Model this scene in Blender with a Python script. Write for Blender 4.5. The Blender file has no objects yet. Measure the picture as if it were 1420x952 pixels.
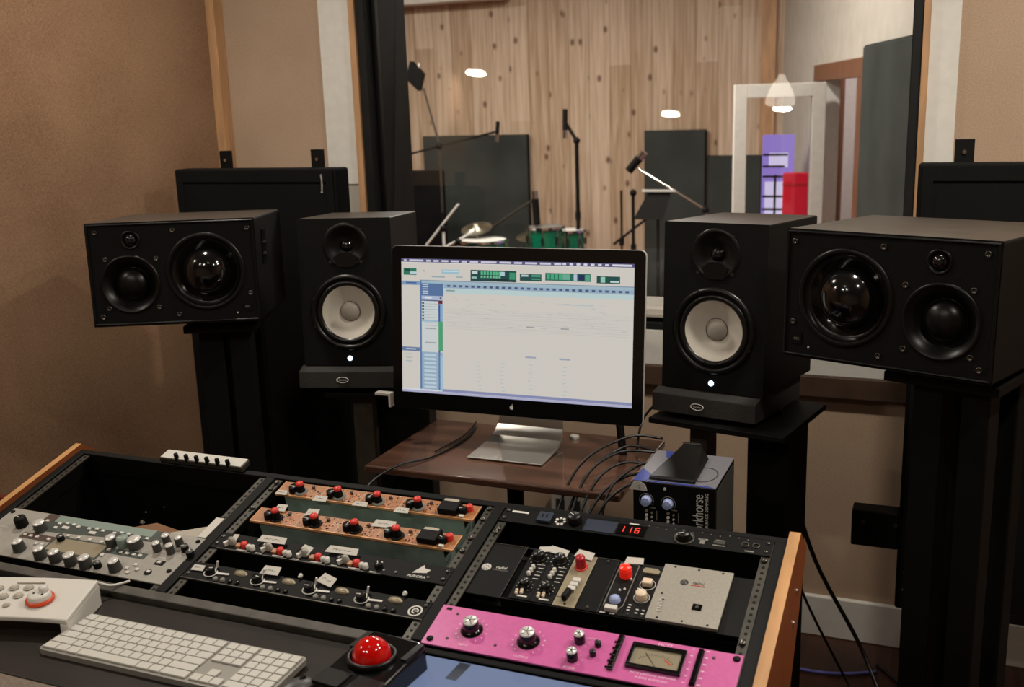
import bpy, math, random
from mathutils import Matrix, Vector
C = bpy.context.scene.collection
D = bpy.data
PI = math.pi
FLOOR = -0.86            # everything is built with the rack surface's front edge at z = 0; lifted to floor = 0 at the end
rnd = random.Random(7)

# ------------------------------------------------------------------ materials
def lin(h):
    h = h.lstrip('#'); r = []
    for i in (0, 2, 4):
        c = int(h[i:i+2], 16) / 255
        r.append(c / 12.92 if c <= .04045 else ((c + .055) / 1.055) ** 2.4)
    return (r[0], r[1], r[2], 1)
def mat(name, col, rough=.5, metal=0, noise=None, bump=None, emit=0, coat=0, spec=.5, stretch=(1, 1, 1), detail=4, col2=None):
    m = D.materials.new(name); m.use_nodes = True
    nt = m.node_tree; b = nt.nodes['Principled BSDF']
    b.inputs['Base Color'].default_value = lin(col)
    b.inputs['Roughness'].default_value = rough
    b.inputs['Metallic'].default_value = metal
    b.inputs['Specular IOR Level'].default_value = spec
    if coat: b.inputs['Coat Weight'].default_value = coat; b.inputs['Coat Roughness'].default_value = .08
    if emit:
        b.inputs['Emission Color'].default_value = lin(col); b.inputs['Emission Strength'].default_value = emit
    if noise or bump:
        tc = nt.nodes.new('ShaderNodeTexCoord'); mp = nt.nodes.new('ShaderNodeMapping'); mp.inputs['Scale'].default_value = stretch
        nt.links.new(tc.outputs['Object'], mp.inputs[0])
    if noise:
        n = nt.nodes.new('ShaderNodeTexNoise'); n.inputs['Scale'].default_value = noise[0]; n.inputs['Detail'].default_value = detail
        nt.links.new(mp.outputs[0], n.inputs[0])
        r = nt.nodes.new('ShaderNodeValToRGB'); c0 = lin(col); c1 = lin(col2) if col2 else tuple(min(1, x * (1 + noise[1])) for x in c0)
        cl = c0 if col2 else tuple(x * (1 - noise[1]) for x in c0)
        r.color_ramp.elements[0].position = .35; r.color_ramp.elements[1].position = .68
        r.color_ramp.elements[0].color = (*cl[:3], 1); r.color_ramp.elements[1].color = (*c1[:3], 1)
        nt.links.new(n.outputs[0], r.inputs[0]); nt.links.new(r.outputs[0], b.inputs['Base Color'])
    if bump:
        n = nt.nodes.new('ShaderNodeTexNoise'); n.inputs['Scale'].default_value = bump[0]; n.inputs['Detail'].default_value = 2
        nt.links.new(mp.outputs[0], n.inputs[0])
        bp = nt.nodes.new('ShaderNodeBump'); bp.inputs['Strength'].default_value = bump[1]; bp.inputs['Distance'].default_value = .002
        nt.links.new(n.outputs[0], bp.inputs['Height']); nt.links.new(bp.outputs[0], b.inputs['Normal'])
    return m
def fabric(name, c1, c2, s=260):
    m = mat(name, c1, .95, spec=.15); nt = m.node_tree; b = nt.nodes['Principled BSDF']
    tc = nt.nodes.new('ShaderNodeTexCoord')
    n1 = nt.nodes.new('ShaderNodeTexNoise'); n1.inputs['Scale'].default_value = s; n1.inputs['Detail'].default_value = 3
    n2 = nt.nodes.new('ShaderNodeTexNoise'); n2.inputs['Scale'].default_value = 2.3; n2.inputs['Detail'].default_value = 3
    nt.links.new(tc.outputs['Object'], n1.inputs[0]); nt.links.new(tc.outputs['Object'], n2.inputs[0])
    mx = nt.nodes.new('ShaderNodeMix'); mx.data_type = 'RGBA'
    ad = nt.nodes.new('ShaderNodeMath'); ad.operation = 'MULTIPLY_ADD'; ad.inputs[1].default_value = .45
    sb = nt.nodes.new('ShaderNodeMath'); sb.operation = 'MULTIPLY'; sb.inputs[1].default_value = .55
    nt.links.new(n1.outputs[0], sb.inputs[0]); nt.links.new(n2.outputs[0], ad.inputs[0]); nt.links.new(sb.outputs[0], ad.inputs[2])
    rp = nt.nodes.new('ShaderNodeMapRange'); rp.inputs['From Min'].default_value = .36; rp.inputs['From Max'].default_value = .64
    nt.links.new(ad.outputs[0], rp.inputs[0]); nt.links.new(rp.outputs[0], mx.inputs[0])
    mx.inputs[6].default_value = lin(c1); mx.inputs[7].default_value = lin(c2)
    nt.links.new(mx.outputs[2], b.inputs['Base Color'])
    bp = nt.nodes.new('ShaderNodeBump'); bp.inputs['Strength'].default_value = .5; bp.inputs['Distance'].default_value = .001
    nt.links.new(n1.outputs[0], bp.inputs['Height']); nt.links.new(bp.outputs[0], b.inputs['Normal'])
    return m
def planks(name, c1, c2, width, axis_knots=True, rough=.6, length=3.2):
    # vertical boards across local x, grain and knots, boards differ in tone
    m = mat(name, c1, rough, spec=.3); nt = m.node_tree; b = nt.nodes['Principled BSDF']; L = nt.links.new
    tc = nt.nodes.new('ShaderNodeTexCoord'); sp = nt.nodes.new('ShaderNodeSeparateXYZ'); L(tc.outputs['Object'], sp.inputs[0])
    dv = nt.nodes.new('ShaderNodeMath'); dv.operation = 'DIVIDE'; dv.inputs[1].default_value = width; L(sp.outputs[0], dv.inputs[0])
    fl = nt.nodes.new('ShaderNodeMath'); fl.operation = 'FLOOR'; L(dv.outputs[0], fl.inputs[0])
    fr = nt.nodes.new('ShaderNodeMath'); fr.operation = 'FRACT'; L(dv.outputs[0], fr.inputs[0])
    wn0 = nt.nodes.new('ShaderNodeTexWhiteNoise'); wn0.noise_dimensions = '1D'; L(fl.outputs[0], wn0.inputs['W'])
    zo = nt.nodes.new('ShaderNodeMath'); zo.operation = 'MULTIPLY_ADD'; zo.inputs[1].default_value = 1 / length; L(sp.outputs[2], zo.inputs[0]); L(wn0.outputs[0], zo.inputs[2])
    fz = nt.nodes.new('ShaderNodeMath'); fz.operation = 'FLOOR'; L(zo.outputs[0], fz.inputs[0])
    cmb = nt.nodes.new('ShaderNodeCombineXYZ'); L(fl.outputs[0], cmb.inputs[0]); L(fz.outputs[0], cmb.inputs[1])
    wn = nt.nodes.new('ShaderNodeTexWhiteNoise'); wn.noise_dimensions = '3D'; L(cmb.outputs[0], wn.inputs[0])
    # grain
    off = nt.nodes.new('ShaderNodeMath'); off.operation = 'MULTIPLY_ADD'; off.inputs[1].default_value = 7; L(fl.outputs[0], off.inputs[0]); L(sp.outputs[2], off.inputs[2])
    c3 = nt.nodes.new('ShaderNodeCombineXYZ'); L(sp.outputs[0], c3.inputs[0]); L(off.outputs[0], c3.inputs[2])
    mp = nt.nodes.new('ShaderNodeMapping'); mp.inputs['Scale'].default_value = (26, 1, 1.1); L(c3.outputs[0], mp.inputs[0])
    n = nt.nodes.new('ShaderNodeTexNoise'); n.inputs['Scale'].default_value = 1.4; n.inputs['Detail'].default_value = 5; n.inputs['Distortion'].default_value = .6; L(mp.outputs[0], n.inputs[0])
    # knots
    mk = nt.nodes.new('ShaderNodeMapping'); mk.inputs['Scale'].default_value = (6.5, 1, 4.2); L(c3.outputs[0], mk.inputs[0])
    vo = nt.nodes.new('ShaderNodeTexVoronoi'); vo.inputs['Scale'].default_value = 1; L(mk.outputs[0], vo.inputs[0])
    kn = nt.nodes.new('ShaderNodeMapRange'); kn.inputs['From Min'].default_value = .07; kn.inputs['From Max'].default_value = .17; kn.inputs['To Min'].default_value = 1; kn.inputs['To Max'].default_value = 0; L(vo.outputs['Distance'], kn.inputs[0])
    m1 = nt.nodes.new('ShaderNodeMix'); m1.data_type = 'RGBA'; m1.inputs[6].default_value = lin(c1); m1.inputs[7].default_value = lin(c2)
    f = nt.nodes.new('ShaderNodeMath'); f.operation = 'MULTIPLY_ADD'; f.inputs[1].default_value = .55; L(wn.outputs[0], f.inputs[0])
    g = nt.nodes.new('ShaderNodeMapRange'); g.inputs['From Min'].default_value = .35; g.inputs['From Max'].default_value = .7; g.inputs['To Max'].default_value = .7; L(n.outputs[0], g.inputs[0]); L(g.outputs[0], f.inputs[2]); L(f.outputs[0], m1.inputs[0])
    m2 = nt.nodes.new('ShaderNodeMix'); m2.data_type = 'RGBA'; L(m1.outputs[2], m2.inputs[6]); m2.inputs[7].default_value = lin('#5a3a26')
    kk = nt.nodes.new('ShaderNodeMath'); kk.operation = 'MULTIPLY'; kk.inputs[1].default_value = .85 if axis_knots else 0; L(kn.outputs[0], kk.inputs[0]); L(kk.outputs[0], m2.inputs[0])
    # joints
    lo = nt.nodes.new('ShaderNodeMath'); lo.operation = 'LESS_THAN'; lo.inputs[1].default_value = .035; L(fr.outputs[0], lo.inputs[0])
    jj = nt.nodes.new('ShaderNodeMath'); jj.operation = 'MULTIPLY'; jj.inputs[1].default_value = .55; L(lo.outputs[0], jj.inputs[0])
    m3 = nt.nodes.new('ShaderNodeMix'); m3.data_type = 'RGBA'; L(m2.outputs[2], m3.inputs[6]); m3.inputs[7].default_value = lin('#4a3524'); L(jj.outputs[0], m3.inputs[0])
    L(m3.outputs[2], b.inputs['Base Color'])
    return m
def glassmat(name, tint='#ffffff', ior=1.5):
    m = D.materials.new(name); m.use_nodes = True; nt = m.node_tree; nt.nodes.clear()
    o = nt.nodes.new('ShaderNodeOutputMaterial'); mx = nt.nodes.new('ShaderNodeMixShader'); t = nt.nodes.new('ShaderNodeBsdfTransparent'); g = nt.nodes.new('ShaderNodeBsdfGlossy')
    g.inputs['Roughness'].default_value = .0; fr = nt.nodes.new('ShaderNodeFresnel'); fr.inputs[0].default_value = ior; t.inputs[0].default_value = lin(tint)
    nt.links.new(fr.outputs[0], mx.inputs[0]); nt.links.new(t.outputs[0], mx.inputs[1]); nt.links.new(g.outputs[0], mx.inputs[2]); nt.links.new(mx.outputs[0], o.inputs[0])
    return m
def emis(name, col, s):
    m = mat(name, col, .6, spec=.2); b = m.node_tree.nodes['Principled BSDF']
    b.inputs['Base Color'].default_value = (.01, .01, .01, 1); b.inputs['Emission Color'].default_value = lin(col); b.inputs['Emission Strength'].default_value = s
    return m

M = dict(
 wall_brown=fabric('brown burlap wall cloth', '#795c46', '#a08064'),
 wall_tan=fabric('tan wall cloth', '#a58d76', '#bda48c'),
 white=mat('white wall paint', '#d8d5cc', .8, noise=(30, .04)),
 greywall=mat('grey plaster', '#b3aca0', .9, noise=(9, .06)),
 trimwood=mat('pale pine trim', '#b98f66', .55, noise=(8, .2), stretch=(3, 3, .5)),
 trimedge=mat('cut pine edge', '#e0c7a4', .6),
 doorwood=mat('brown stained pine', '#6a432c', .5, noise=(9, .25), stretch=(4, 4, .6)),
 redwood=mat('reddish brown wood', '#6d3420', .45, noise=(12, .25), stretch=(.5, 3, 3)),
 darktrim=mat('dark brown sill wood', '#4a382b', .5, noise=(10, .2)),
 pine=planks('knotty pine boards', '#d6c0a8', '#a68a6c', .19),
 floorwood=planks('dark red floor boards', '#4d2f22', '#33201a', .09, False, .3),
 ceil=mat('ceiling paint', '#a39a8c', .9),
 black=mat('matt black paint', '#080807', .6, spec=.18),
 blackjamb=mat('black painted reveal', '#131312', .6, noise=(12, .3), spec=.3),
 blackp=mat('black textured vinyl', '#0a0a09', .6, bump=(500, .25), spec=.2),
 cabtop=mat('black wood grain vinyl with lit top tone', '#3b342d', .42, noise=(30, .2), bump=(300, .2), stretch=(.3, 1, 1)),  # cabinet tops only: light from above put into the lighter brown colour
 gloss=mat('glossy black plastic', '#0b0b0b', .14),
 semi=mat('satin black plastic', '#0c0c0b', .33, spec=.35),
 rubber=mat('black rubber surround', '#111110', .28),
 dome=mat('glossy black dome', '#0a0a0b', .12, coat=.6),
 postbrown=mat('dark brown grey paint', '#3b3327', .6, noise=(20, .2)),
 foam=mat('charcoal foam', '#2b2926', .95, noise=(300, .3), bump=(400, .6)),
 foamtop=mat('charcoal foam top', '#4a4641', .95, noise=(300, .2)),
 panelcloth=fabric('black panel cloth', '#090908', '#121211', 400),
 greycloth=fabric('charcoal panel cloth', '#2b2f2d', '#434743', 200),
 cone=mat('white speaker cone', '#cfc9bb', .55, noise=(30, .04)),
 conecap=mat('grey dust cap', '#aaa498', .5),
 alu=mat('brushed aluminium', '#d6d4ce', .38, .3, noise=(200, .08), stretch=(1, 20, 1)),
 footalu=mat('satin aluminium sheet', '#d0cec8', .22, .8),
 chrome=mat('chrome', '#d5d5d2', .12, 1),
 steel=mat('grey rack steel', '#48453e', .45, .6, noise=(40, .2)),
 screw=mat('dark screw steel', '#5c5a55', .3, .9),
 galv=mat('greenish galvanised steel', '#84968c', .5, .15, noise=(14, .3)),
 orange=mat('orange anodised panel', '#a36d41', .45, noise=(60, .18)),
 orangeline=mat('pale orange edge', '#d8a06c', .4),
 pink=mat('hot pink panel', '#c65e9a', .36, noise=(120, .05)),
 pinkprint=mat('pale pink print', '#f3cbe0', .5),
 kgrey=mat('warm grey painted metal', '#97938a', .42, noise=(80, .05)),
 kdark=mat('dark green grey print', '#3c443f', .5),
 kteal=mat('grey green print', '#7b8a80', .5),
 kbrown=mat('brown print', '#4b3a32', .5),
 lcd=mat('unlit beige display', '#8e8570', .25),
 modgrey=mat('brushed grey panel', '#9c978c', .45, .3, noise=(300, .1)),
 modtan=mat('gold grey panel', '#978c73', .42, .3, noise=(200, .08)),
 rail=mat('worn grey rail', '#46423b', .6, noise=(25, .3)),
 worktop=mat('dark brown desk laminate', '#1d1611', .5, spec=.3, noise=(6, .35), stretch=(1, 3, 1)),
 pad=fabric('grey brown arm pad cloth', '#6a5e54', '#85786c'),
 oak=mat('golden varnished wood', '#b98a58', .4, noise=(7, .2), stretch=(4, .8, .8)),
 oakd=mat('orange brown varnished wood', '#8a4a24', .4, noise=(7, .2), stretch=(4, .8, .8)),
 tablewood=mat('dark red brown table veneer', '#553a2e', .24, noise=(5, .35), stretch=(.6, 6, 1), coat=1),
 whitep=mat('white plastic', '#c9c6bd', .4),
 keyw=mat('white key plastic', '#bdbbb2', .5),
 kbbody=mat('light grey keyboard body', '#8a877f', .4, .2),
 orangering=mat('orange ring', '#d0481c', .35),
 darkred=mat('dark red plastic', '#a3141c', .35),
 redk=mat('red plastic cap', '#d3342a', .4),
 redbright=mat('red plastic knob with added glow', '#ff2c1c', .25, emit=.25),  # faint emission added to a knob that is no lamp
 redball=mat('glossy red ball', '#c40a08', .09, coat=.8),
 greyk=mat('grey rubber knob', '#3c3b37', .4),
 knobtop=mat('silver knob top', '#d8d6d0', .3, .3),
 bluek=mat('pale blue knob', '#9aa6cf', .45),
 cream=mat('cream knob', '#d8c3a8', .45),
 label=mat('white paper tape', '#c4c0b6', .8),
 ink=mat('black ink', '#2a2a2a', .8),
 print=mat('white print', '#cfccc4', .6),
 dimprint=mat('dim print', '#77746c', .6),
 cardboard=mat('brown cardboard', '#7a583e', .9, noise=(20, .1)),
 paper=mat('grey paper', '#aaa294', .8),
 bluebox=mat('blue painted steel', '#43509a', .25, .3),
 silverbox=mat('silver painted steel', '#8d8c92', .4, .5, noise=(200, .1)),
 slate=mat('slate blue metal', '#39414f', .4, .4),
 green=mat('green sparkle drum shell', '#0b6a4c', .2, noise=(90, .4), coat=.7),
 brass=mat('dull bronze cymbal', '#8f8a78', .3, .9),
 drumhead=mat('drum head', '#d8d6ce', .5),
 cable=mat('black cable jacket', '#0d0d0d', .4),
 bluecable=mat('blue cable jacket', '#6a6fc4', .4),
 greycable=mat('grey cable jacket', '#8a8378', .5),
 glass=glassmat('window glass'), doorglass=glassmat('door glass'),
 lamp=emis('lit lamp disc', '#fff0d8', 30), lampshade=emis('lit white glass shade', '#fff3e0', 6),
 led=emis('white power light', '#cfe4ff', 3.2), ledred=emis('red digits', '#ff3a2a', 1.6),
 violet=emis('violet lit glass', '#a58ae6', .8), violetw=emis('white lit glass', '#e6dcff', .9), redlit=mat('red road case with added glow', '#cf1030', .5, emit=.35),  # the red case is given a faint glow though it is no lamp
 slab=emis('glowing blue grey face', '#8fa2cc', .55),  # glow standing in for a bluish patch of unknown origin
)
# ------------------------------------------------------------------ mesh builder
def T(x=0, y=0, z=0): return Matrix.Translation((x, y, z))
def RX(a): return Matrix.Rotation(a, 4, 'X')
def RY(a): return Matrix.Rotation(a, 4, 'Y')
def RZ(a): return Matrix.Rotation(a, 4, 'Z')
def along(p, q):
    """matrix taking local z to the direction p->q, origin at p"""
    d = Vector(q) - Vector(p); return T(*p) @ d.to_track_quat('Z', 'Y').to_matrix().to_4x4()
class MB:
    def __init__(s): s.v = []; s.f = []; s.mi = []; s.sm = []
    def add(s, vs, fs, mi=0, M_=None, smooth=False):
        o = len(s.v)
        for v in vs:
            s.v.append(tuple(M_ @ Vector(v)) if M_ is not None else tuple(v))
        for f in fs: s.f.append([i + o for i in f]); s.mi.append(mi); s.sm.append(smooth)
        return s
    def box(s, x0, x1, y0, y1, z0, z1, mi=0, M_=None, top=None):
        vs = [(x, y, z) for z in (z0, z1) for y in (y0, y1) for x in (x0, x1)]
        fs = [(0, 2, 3, 1), (4, 5, 7, 6), (0, 1, 5, 4), (2, 6, 7, 3), (0, 4, 6, 2), (1, 3, 7, 5)]
        s.add(vs, fs, mi, M_)
        if top is not None: s.mi[-5] = top
        return s
    def prism(s, poly, z0, z1, mi=0, M_=None, smooth=False, side=None):
        n = len(poly); a = sum(poly[i][0] * poly[(i + 1) % n][1] - poly[(i + 1) % n][0] * poly[i][1] for i in range(n))
        if a < 0: poly = poly[::-1]
        vs = [(x, y, z0) for x, y in poly] + [(x, y, z1) for x, y in poly]
        s.add(vs, [tuple(range(n - 1, -1, -1)), tuple(range(n, 2 * n))], mi, M_)
        s.add(vs, [(i, (i + 1) % n, n + (i + 1) % n, n + i) for i in range(n)], mi if side is None else side, M_, smooth)
        return s
    def lathe(s, prof, M_=None, seg=32, mi=0, smooth=True):
        """prof: list of (r, h) or (r, h, material index) going up local z"""
        rings = []; vs = []
        for p in prof:
            r, h = p[0], p[1]
            if r <= 1e-6: rings.append([len(vs)]); vs.append((0, 0, h))
            else:
                rings.append(list(range(len(vs), len(vs) + seg)))
                vs += [(r * math.cos(2 * PI * i / seg), r * math.sin(2 * PI * i / seg), h) for i in range(seg)]
        o = len(s.v)
        for v in vs: s.v.append(tuple(M_ @ Vector(v)) if M_ is not None else v)
        for k in range(len(prof) - 1):
            a, b = rings[k], rings[k + 1]; m = prof[k + 1][2] if len(prof[k + 1]) > 2 else mi
            for i in range(seg):
                j = (i + 1) % seg
                if len(a) == 1 and len(b) == 1: continue
                if len(a) == 1: f = [a[0], b[j], b[i]][::-1]
                elif len(b) == 1: f = [a[i], a[j], b[0]]
                else: f = [a[i], a[j], b[j], b[i]]
                s.f.append([q + o for q in f]); s.mi.append(m); s.sm.append(smooth)
        return s
    def cyl(s, r, z0, z1, M_=None, seg=24, mi=0, r2=None, cap=None, smooth=True):
        r2 = r if r2 is None else r2; cap = mi if cap is None else cap
        s.lathe([(r, z0), (r2, z1)], M_, seg, mi, smooth); s.lathe([(0, z0), (r, z0)], M_, seg, mi, False); s.lathe([(r2, z1), (0, z1)], M_, seg, cap, False)
        return s
    def rod(s, p, q, r, seg=10, mi=0, r2=None):
        L = (Vector(q) - Vector(p)).length; return s.cyl(r, 0, L, along(p, q), seg, mi, r2)
    def sphere(s, r, M_=None, seg=24, mi=0, a0=-90, a1=90, n=12):
        pr = [(max(0, r * math.cos(math.radians(a0 + (a1 - a0) * i / n))), r * math.sin(math.radians(a0 + (a1 - a0) * i / n))) for i in range(n + 1)]
        return s.lathe(pr, M_, seg, mi)
    def torus(s, R, r, M_=None, seg=32, n=8, mi=0, a0=0, a1=360):
        full = abs(a1 - a0) >= 360; k = seg if full else seg + 1; vs = []
        for i in range(k):
            a = math.radians(a0 + (a1 - a0) * i / seg)
            for j in range(n):
                b = 2 * PI * j / n; vs.append(((R + r * math.cos(b)) * math.cos(a), (R + r * math.cos(b)) * math.sin(a), r * math.sin(b)))
        fs = [(i * n + j, ((i + 1) % k) * n + j, ((i + 1) % k) * n + (j + 1) % n, i * n + (j + 1) % n) for i in range(seg) for j in range(n)]
        return s.add(vs, fs, mi, M_, True)
    def tube(s, pts, r, seg=8, mi=0, sub=6):
        P = [Vector(p) for p in pts]; Q = []
        for i in range(len(P) - 1):
            p0 = P[max(0, i - 1)]; p1 = P[i]; p2 = P[i + 1]; p3 = P[min(len(P) - 1, i + 2)]
            for k in range(sub):
                t = k / sub; Q.append(.5 * ((2 * p1) + (p2 - p0) * t + (2 * p0 - 5 * p1 + 4 * p2 - p3) * t * t + (3 * p1 - p0 - 3 * p2 + p3) * t ** 3))
        Q.append(P[-1]); vs = []; up = None
        for i, q in enumerate(Q):
            d = (Q[min(i + 1, len(Q) - 1)] - Q[max(i - 1, 0)]).normalized()
            if up is None: up = d.orthogonal().normalized()
            up = (up - d * up.dot(d)).normalized(); w = d.cross(up)
            for j in range(seg):
                a = 2 * PI * j / seg; vs.append(q + r * (math.cos(a) * up + math.sin(a) * w))
        n = len(Q); fs = [(i * seg + j, i * seg + (j + 1) % seg, (i + 1) * seg + (j + 1) % seg, (i + 1) * seg + j) for i in range(n - 1) for j in range(seg)]
        s.add(vs, fs, mi, None, True); s.add([], [tuple(range(len(s.v) - n * seg, len(s.v) - n * seg + seg))[::-1], tuple(range(len(s.v) - seg, len(s.v)))], mi) if False else None
        o = len(s.v) - n * seg
        s.f.append([o + j for j in range(seg)][::-1]); s.mi.append(mi); s.sm.append(False)
        s.f.append([len(s.v) - seg + j for j in range(seg)]); s.mi.append(mi); s.sm.append(False)
        return s
    def build(s, name, mats, parent=None, bev=0, label=None, seg=2, mat_=None):
        me = D.meshes.new(name); me.from_pydata(s.v, [], s.f)
        if not isinstance(mats, (list, tuple)): mats = [mats]
        for m in mats: me.materials.append(m)
        me.polygons.foreach_set('material_index', s.mi); me.polygons.foreach_set('use_smooth', s.sm); me.update()
        o = D.objects.new(name, me); C.objects.link(o)
        if mat_ is not None: o.matrix_basis = mat_
        if parent: o.parent = parent
        if bev:
            b = o.modifiers.new('bevel', 'BEVEL'); b.width = bev; b.segments = seg; b.limit_method = 'ANGLE'; b.angle_limit = math.radians(40)
        if label: o['label'] = label
        return o
def holed(w, x0, x1, z0, z1, cx, cz, r, y=0, mi=0, n=48):
    """front face rectangle with a round hole, looking to local -y"""
    an = sorted(set([2 * PI * i / n for i in range(n)] + [math.atan2(b - cz, a - cx) % (2 * PI) for a in (x0, x1) for b in (z0, z1)]))
    vs = []; m = len(an)
    for a in an:
        c, s_ = math.cos(a), math.sin(a); t = min([((x1 if c > 0 else x0) - cx) / c if abs(c) > 1e-9 else 9, ((z1 if s_ > 0 else z0) - cz) / s_ if abs(s_) > 1e-9 else 9])
        vs.append((cx + r * c, y, cz + r * s_)); vs.append((cx + t * c, y, cz + t * s_))
    w.add(vs, [(2 * i, 2 * i + 1, (2 * i + 3) % (2 * m), (2 * i + 2) % (2 * m)) for i in range(m)], mi)
def drop_front(w): del w.f[2]; del w.mi[2]; del w.sm[2]
def tag(o, label, cat, group=None):
    o['label'] = label; o['category'] = cat
    if group: o['group'] = group
    return o
def thing(name, label, cat, mtx=None, group=None):
    o = D.objects.new(name, None); C.objects.link(o); o.empty_display_size = .05
    if mtx is not None: o.matrix_basis = mtx
    return tag(o, label, cat, group)
def struct(name, mb, mats, **k):
    o = mb.build(name, mats, **k); o['kind'] = 'structure'; return o
def dup(root, mtx, label=None):
    def cp(o, par):
        c = o.copy(); C.objects.link(c); c.parent = par
        for ch in kids.get(o, []): cp(ch, c)
        return c
    kids = {}
    for o in D.objects:
        if o.parent: kids.setdefault(o.parent, []).append(o)
    r = cp(root, None); r.matrix_basis = mtx
    if label: r['label'] = label
    return r
def lettering(body, size, mtx, m, parent, name='lettering', depth=.0002, align='CENTER', label=None):
    cu = D.curves.new('t', 'FONT'); cu.body = body; cu.size = size; cu.extrude = depth; cu.align_x = align; cu.align_y = 'CENTER'; cu.resolution_u = 3
    t = D.objects.new('t', cu); C.objects.link(t); dg = bpy.context.evaluated_depsgraph_get(); dg.update()
    me = D.meshes.new_from_object(t.evaluated_get(dg)); D.objects.remove(t); D.curves.remove(cu)
    me.materials.clear(); me.materials.append(m); me.name = name
    o = D.objects.new(name, me); C.objects.link(o); o.matrix_basis = mtx; o.parent = parent
    if label: o['label'] = label
    return o
FRONT = RX(PI / 2)       # text / lathe laid on a face that looks to local -y
TILT = .2565             # slope of the rack surface
def PL(u, v, h=0): return RX(TILT) @ T(u, v, h)

# ------------------------------------------------------------------ the control room
YW = 1.85
floor = MB().box(-3.2, 2.6, -3.2, YW + .02, FLOOR - .05, FLOOR); struct('floor', floor, M['floorwood'])
struct('ceiling', MB().box(-3.2, 2.6, -3.2, YW + .36, 1.75, 1.8), M['ceil'])
# left wall, splayed outwards towards the back of the room
a = Vector((-1.705, YW, 0)); b = Vector((-2.6, -3.2, 0)); n = Vector((-1, .17, 0)).normalized() * .1
lw = MB().prism([(a.x, a.y), (b.x, b.y), (b.x + n.x, b.y), (a.x + n.x, a.y)], FLOOR, 1.75); struct('wall_left', lw, M['wall_brown'])
struct('wall_right', MB().box(2.3, 2.4, -3.2, YW, FLOOR, 1.75), M['wall_brown'])
struct('wall_back', MB().box(-3.2, 2.6, -3.3, -3.2, FLOOR, 1.75), M['wall_tan'])
OX0, OX1, OZ0, OZ1 = -1.131, .60, .155, 1.5
w = MB()
w.box(-1.80, -1.281, YW, YW + .33, FLOOR, 1.75); w.box(.72, 2.4, YW, YW + .33, FLOOR, 1.75)
w.box(-1.281, .72, YW, YW + .36, FLOOR, -.074); w.box(-1.281, .72, YW, YW + .36, OZ1 + .03, 1.75)
struct('wall_front', w, M['wall_tan'])
# window surround
w = MB(); w.box(-1.281, -1.155, YW - .012, YW + .05, .56, 1.75); struct('trim_1', w, M['white'])
w = MB(); w.box(-1.281, -1.155, YW - .006, YW + .05, -.01, .56); struct('trim_2', w, M['greywall'])
w = MB(); w.box(.645, .72, YW - .012, YW + .05, -.01, 1.75); struct('trim_3', w, M['white'])
w = MB(); w.box(-1.155, OX0, YW - .03, YW + .05, -.01, 1.6); w.box(.627, .645, YW - .03, YW + .05, -.01, 1.6); struct('trim_4', w, M['trimwood'], bev=.002)
w = MB(); w.box(-1.2, .72, YW - .02, YW + .05, -.01, .104); struct('trim_5', w, M['white'], bev=.003)
w = MB(); w.box(-1.2, 2.3, YW - .03, YW + .05, -.074, -.01); struct('trim_6', w, M['darktrim'], bev=.003)
w = MB(); w.box(-1.735, -1.68, YW - .05, YW, FLOOR, 1.75, 1); w.box(-1.74, -1.725, YW - .07, YW - .05, FLOOR, 1.75, 0); struct('trim_7', w, [M['trimedge'], M['trimwood']], bev=.002)
w = MB(); w.box(-1.68, 2.3, YW - .02, YW, FLOOR, -.725); struct('baseboard_front', w, M['white'], bev=.004)
d = (b - a).normalized(); ang = math.atan2(d.y, d.x)
w = MB(); w.box(-1.86, -1.62, .79, .81, FLOOR, -.275); o = w.build('wooden_board', M['redwood'], bev=.003); tag(o, 'reddish brown board standing low by the left wall behind the desk end', 'board')
# the big window: frame, deep black reveal, ledges and a leaning pane
win = thing('window_1', None, None); del win['label']; del win['category']; win['kind'] = 'structure'
w = MB()
w.box(OX0, OX0 + .03, YW - .02, YW + .27, OZ0, OZ1); w.box(OX1, OX1 + .027, YW - .02, YW + .27, OZ0, OZ1)
w.box(OX0, OX1 + .027, YW - .02, YW + .27, OZ1, OZ1 + .03); w.box(OX0, OX1 + .027, YW - .02, YW + .27, .104, .128)
w.build('window_frame', M['blackjamb'], win, bev=.003)
w = MB(); w.box(OX0 + .03, OX0 + .045, YW + .03, YW + .05, OZ0, OZ1); w.box(OX0 + .03, OX1, YW + .0, YW + .05, .128, .143); w.build('glazing_bead', M['semi'], win, bev=.003)
w = MB(); w.box(OX0 + .03, OX1, YW - .018, YW + .27, .143, .155); w.build('window_sill', M['greywall'], win, bev=.002)
ga = math.radians(8)
gm = T(0, 1.96, .5) @ RX(-ga)
w = MB(); w.box(OX0 + .026, OX1 + .004, 0, .008, -.338, .99, 0, gm); w.build('pane', M['glass'], win)

# ------------------------------------------------------------------ the live room behind the window
LF = -1.08
struct('floor_live', MB().box(-7.5, 3, YW + .37, 7.9, LF - .05, LF), M['redwood'])
struct('ceiling_live', MB().box(-7.5, 3, YW + .37, 7.9, 2.35, 2.4), M['white'])
o = struct('wall_back_live', MB().box(-7.5, 1.2, 7.7, 7.8, LF, 2.35), M['pine'])
struct('trim_9', MB().box(-4.2, -3.0, 7.45, 7.69, 1.72, 1.77), M['white'])
struct('trim_10', MB().box(-.78, -.66, 7.66, 7.7, LF, 2.35), M['trimwood'])
struct('wall_left_live', MB().box(-7.5, -7.4, YW + .37, 7.7, LF, 2.35), M['pine'])
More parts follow.
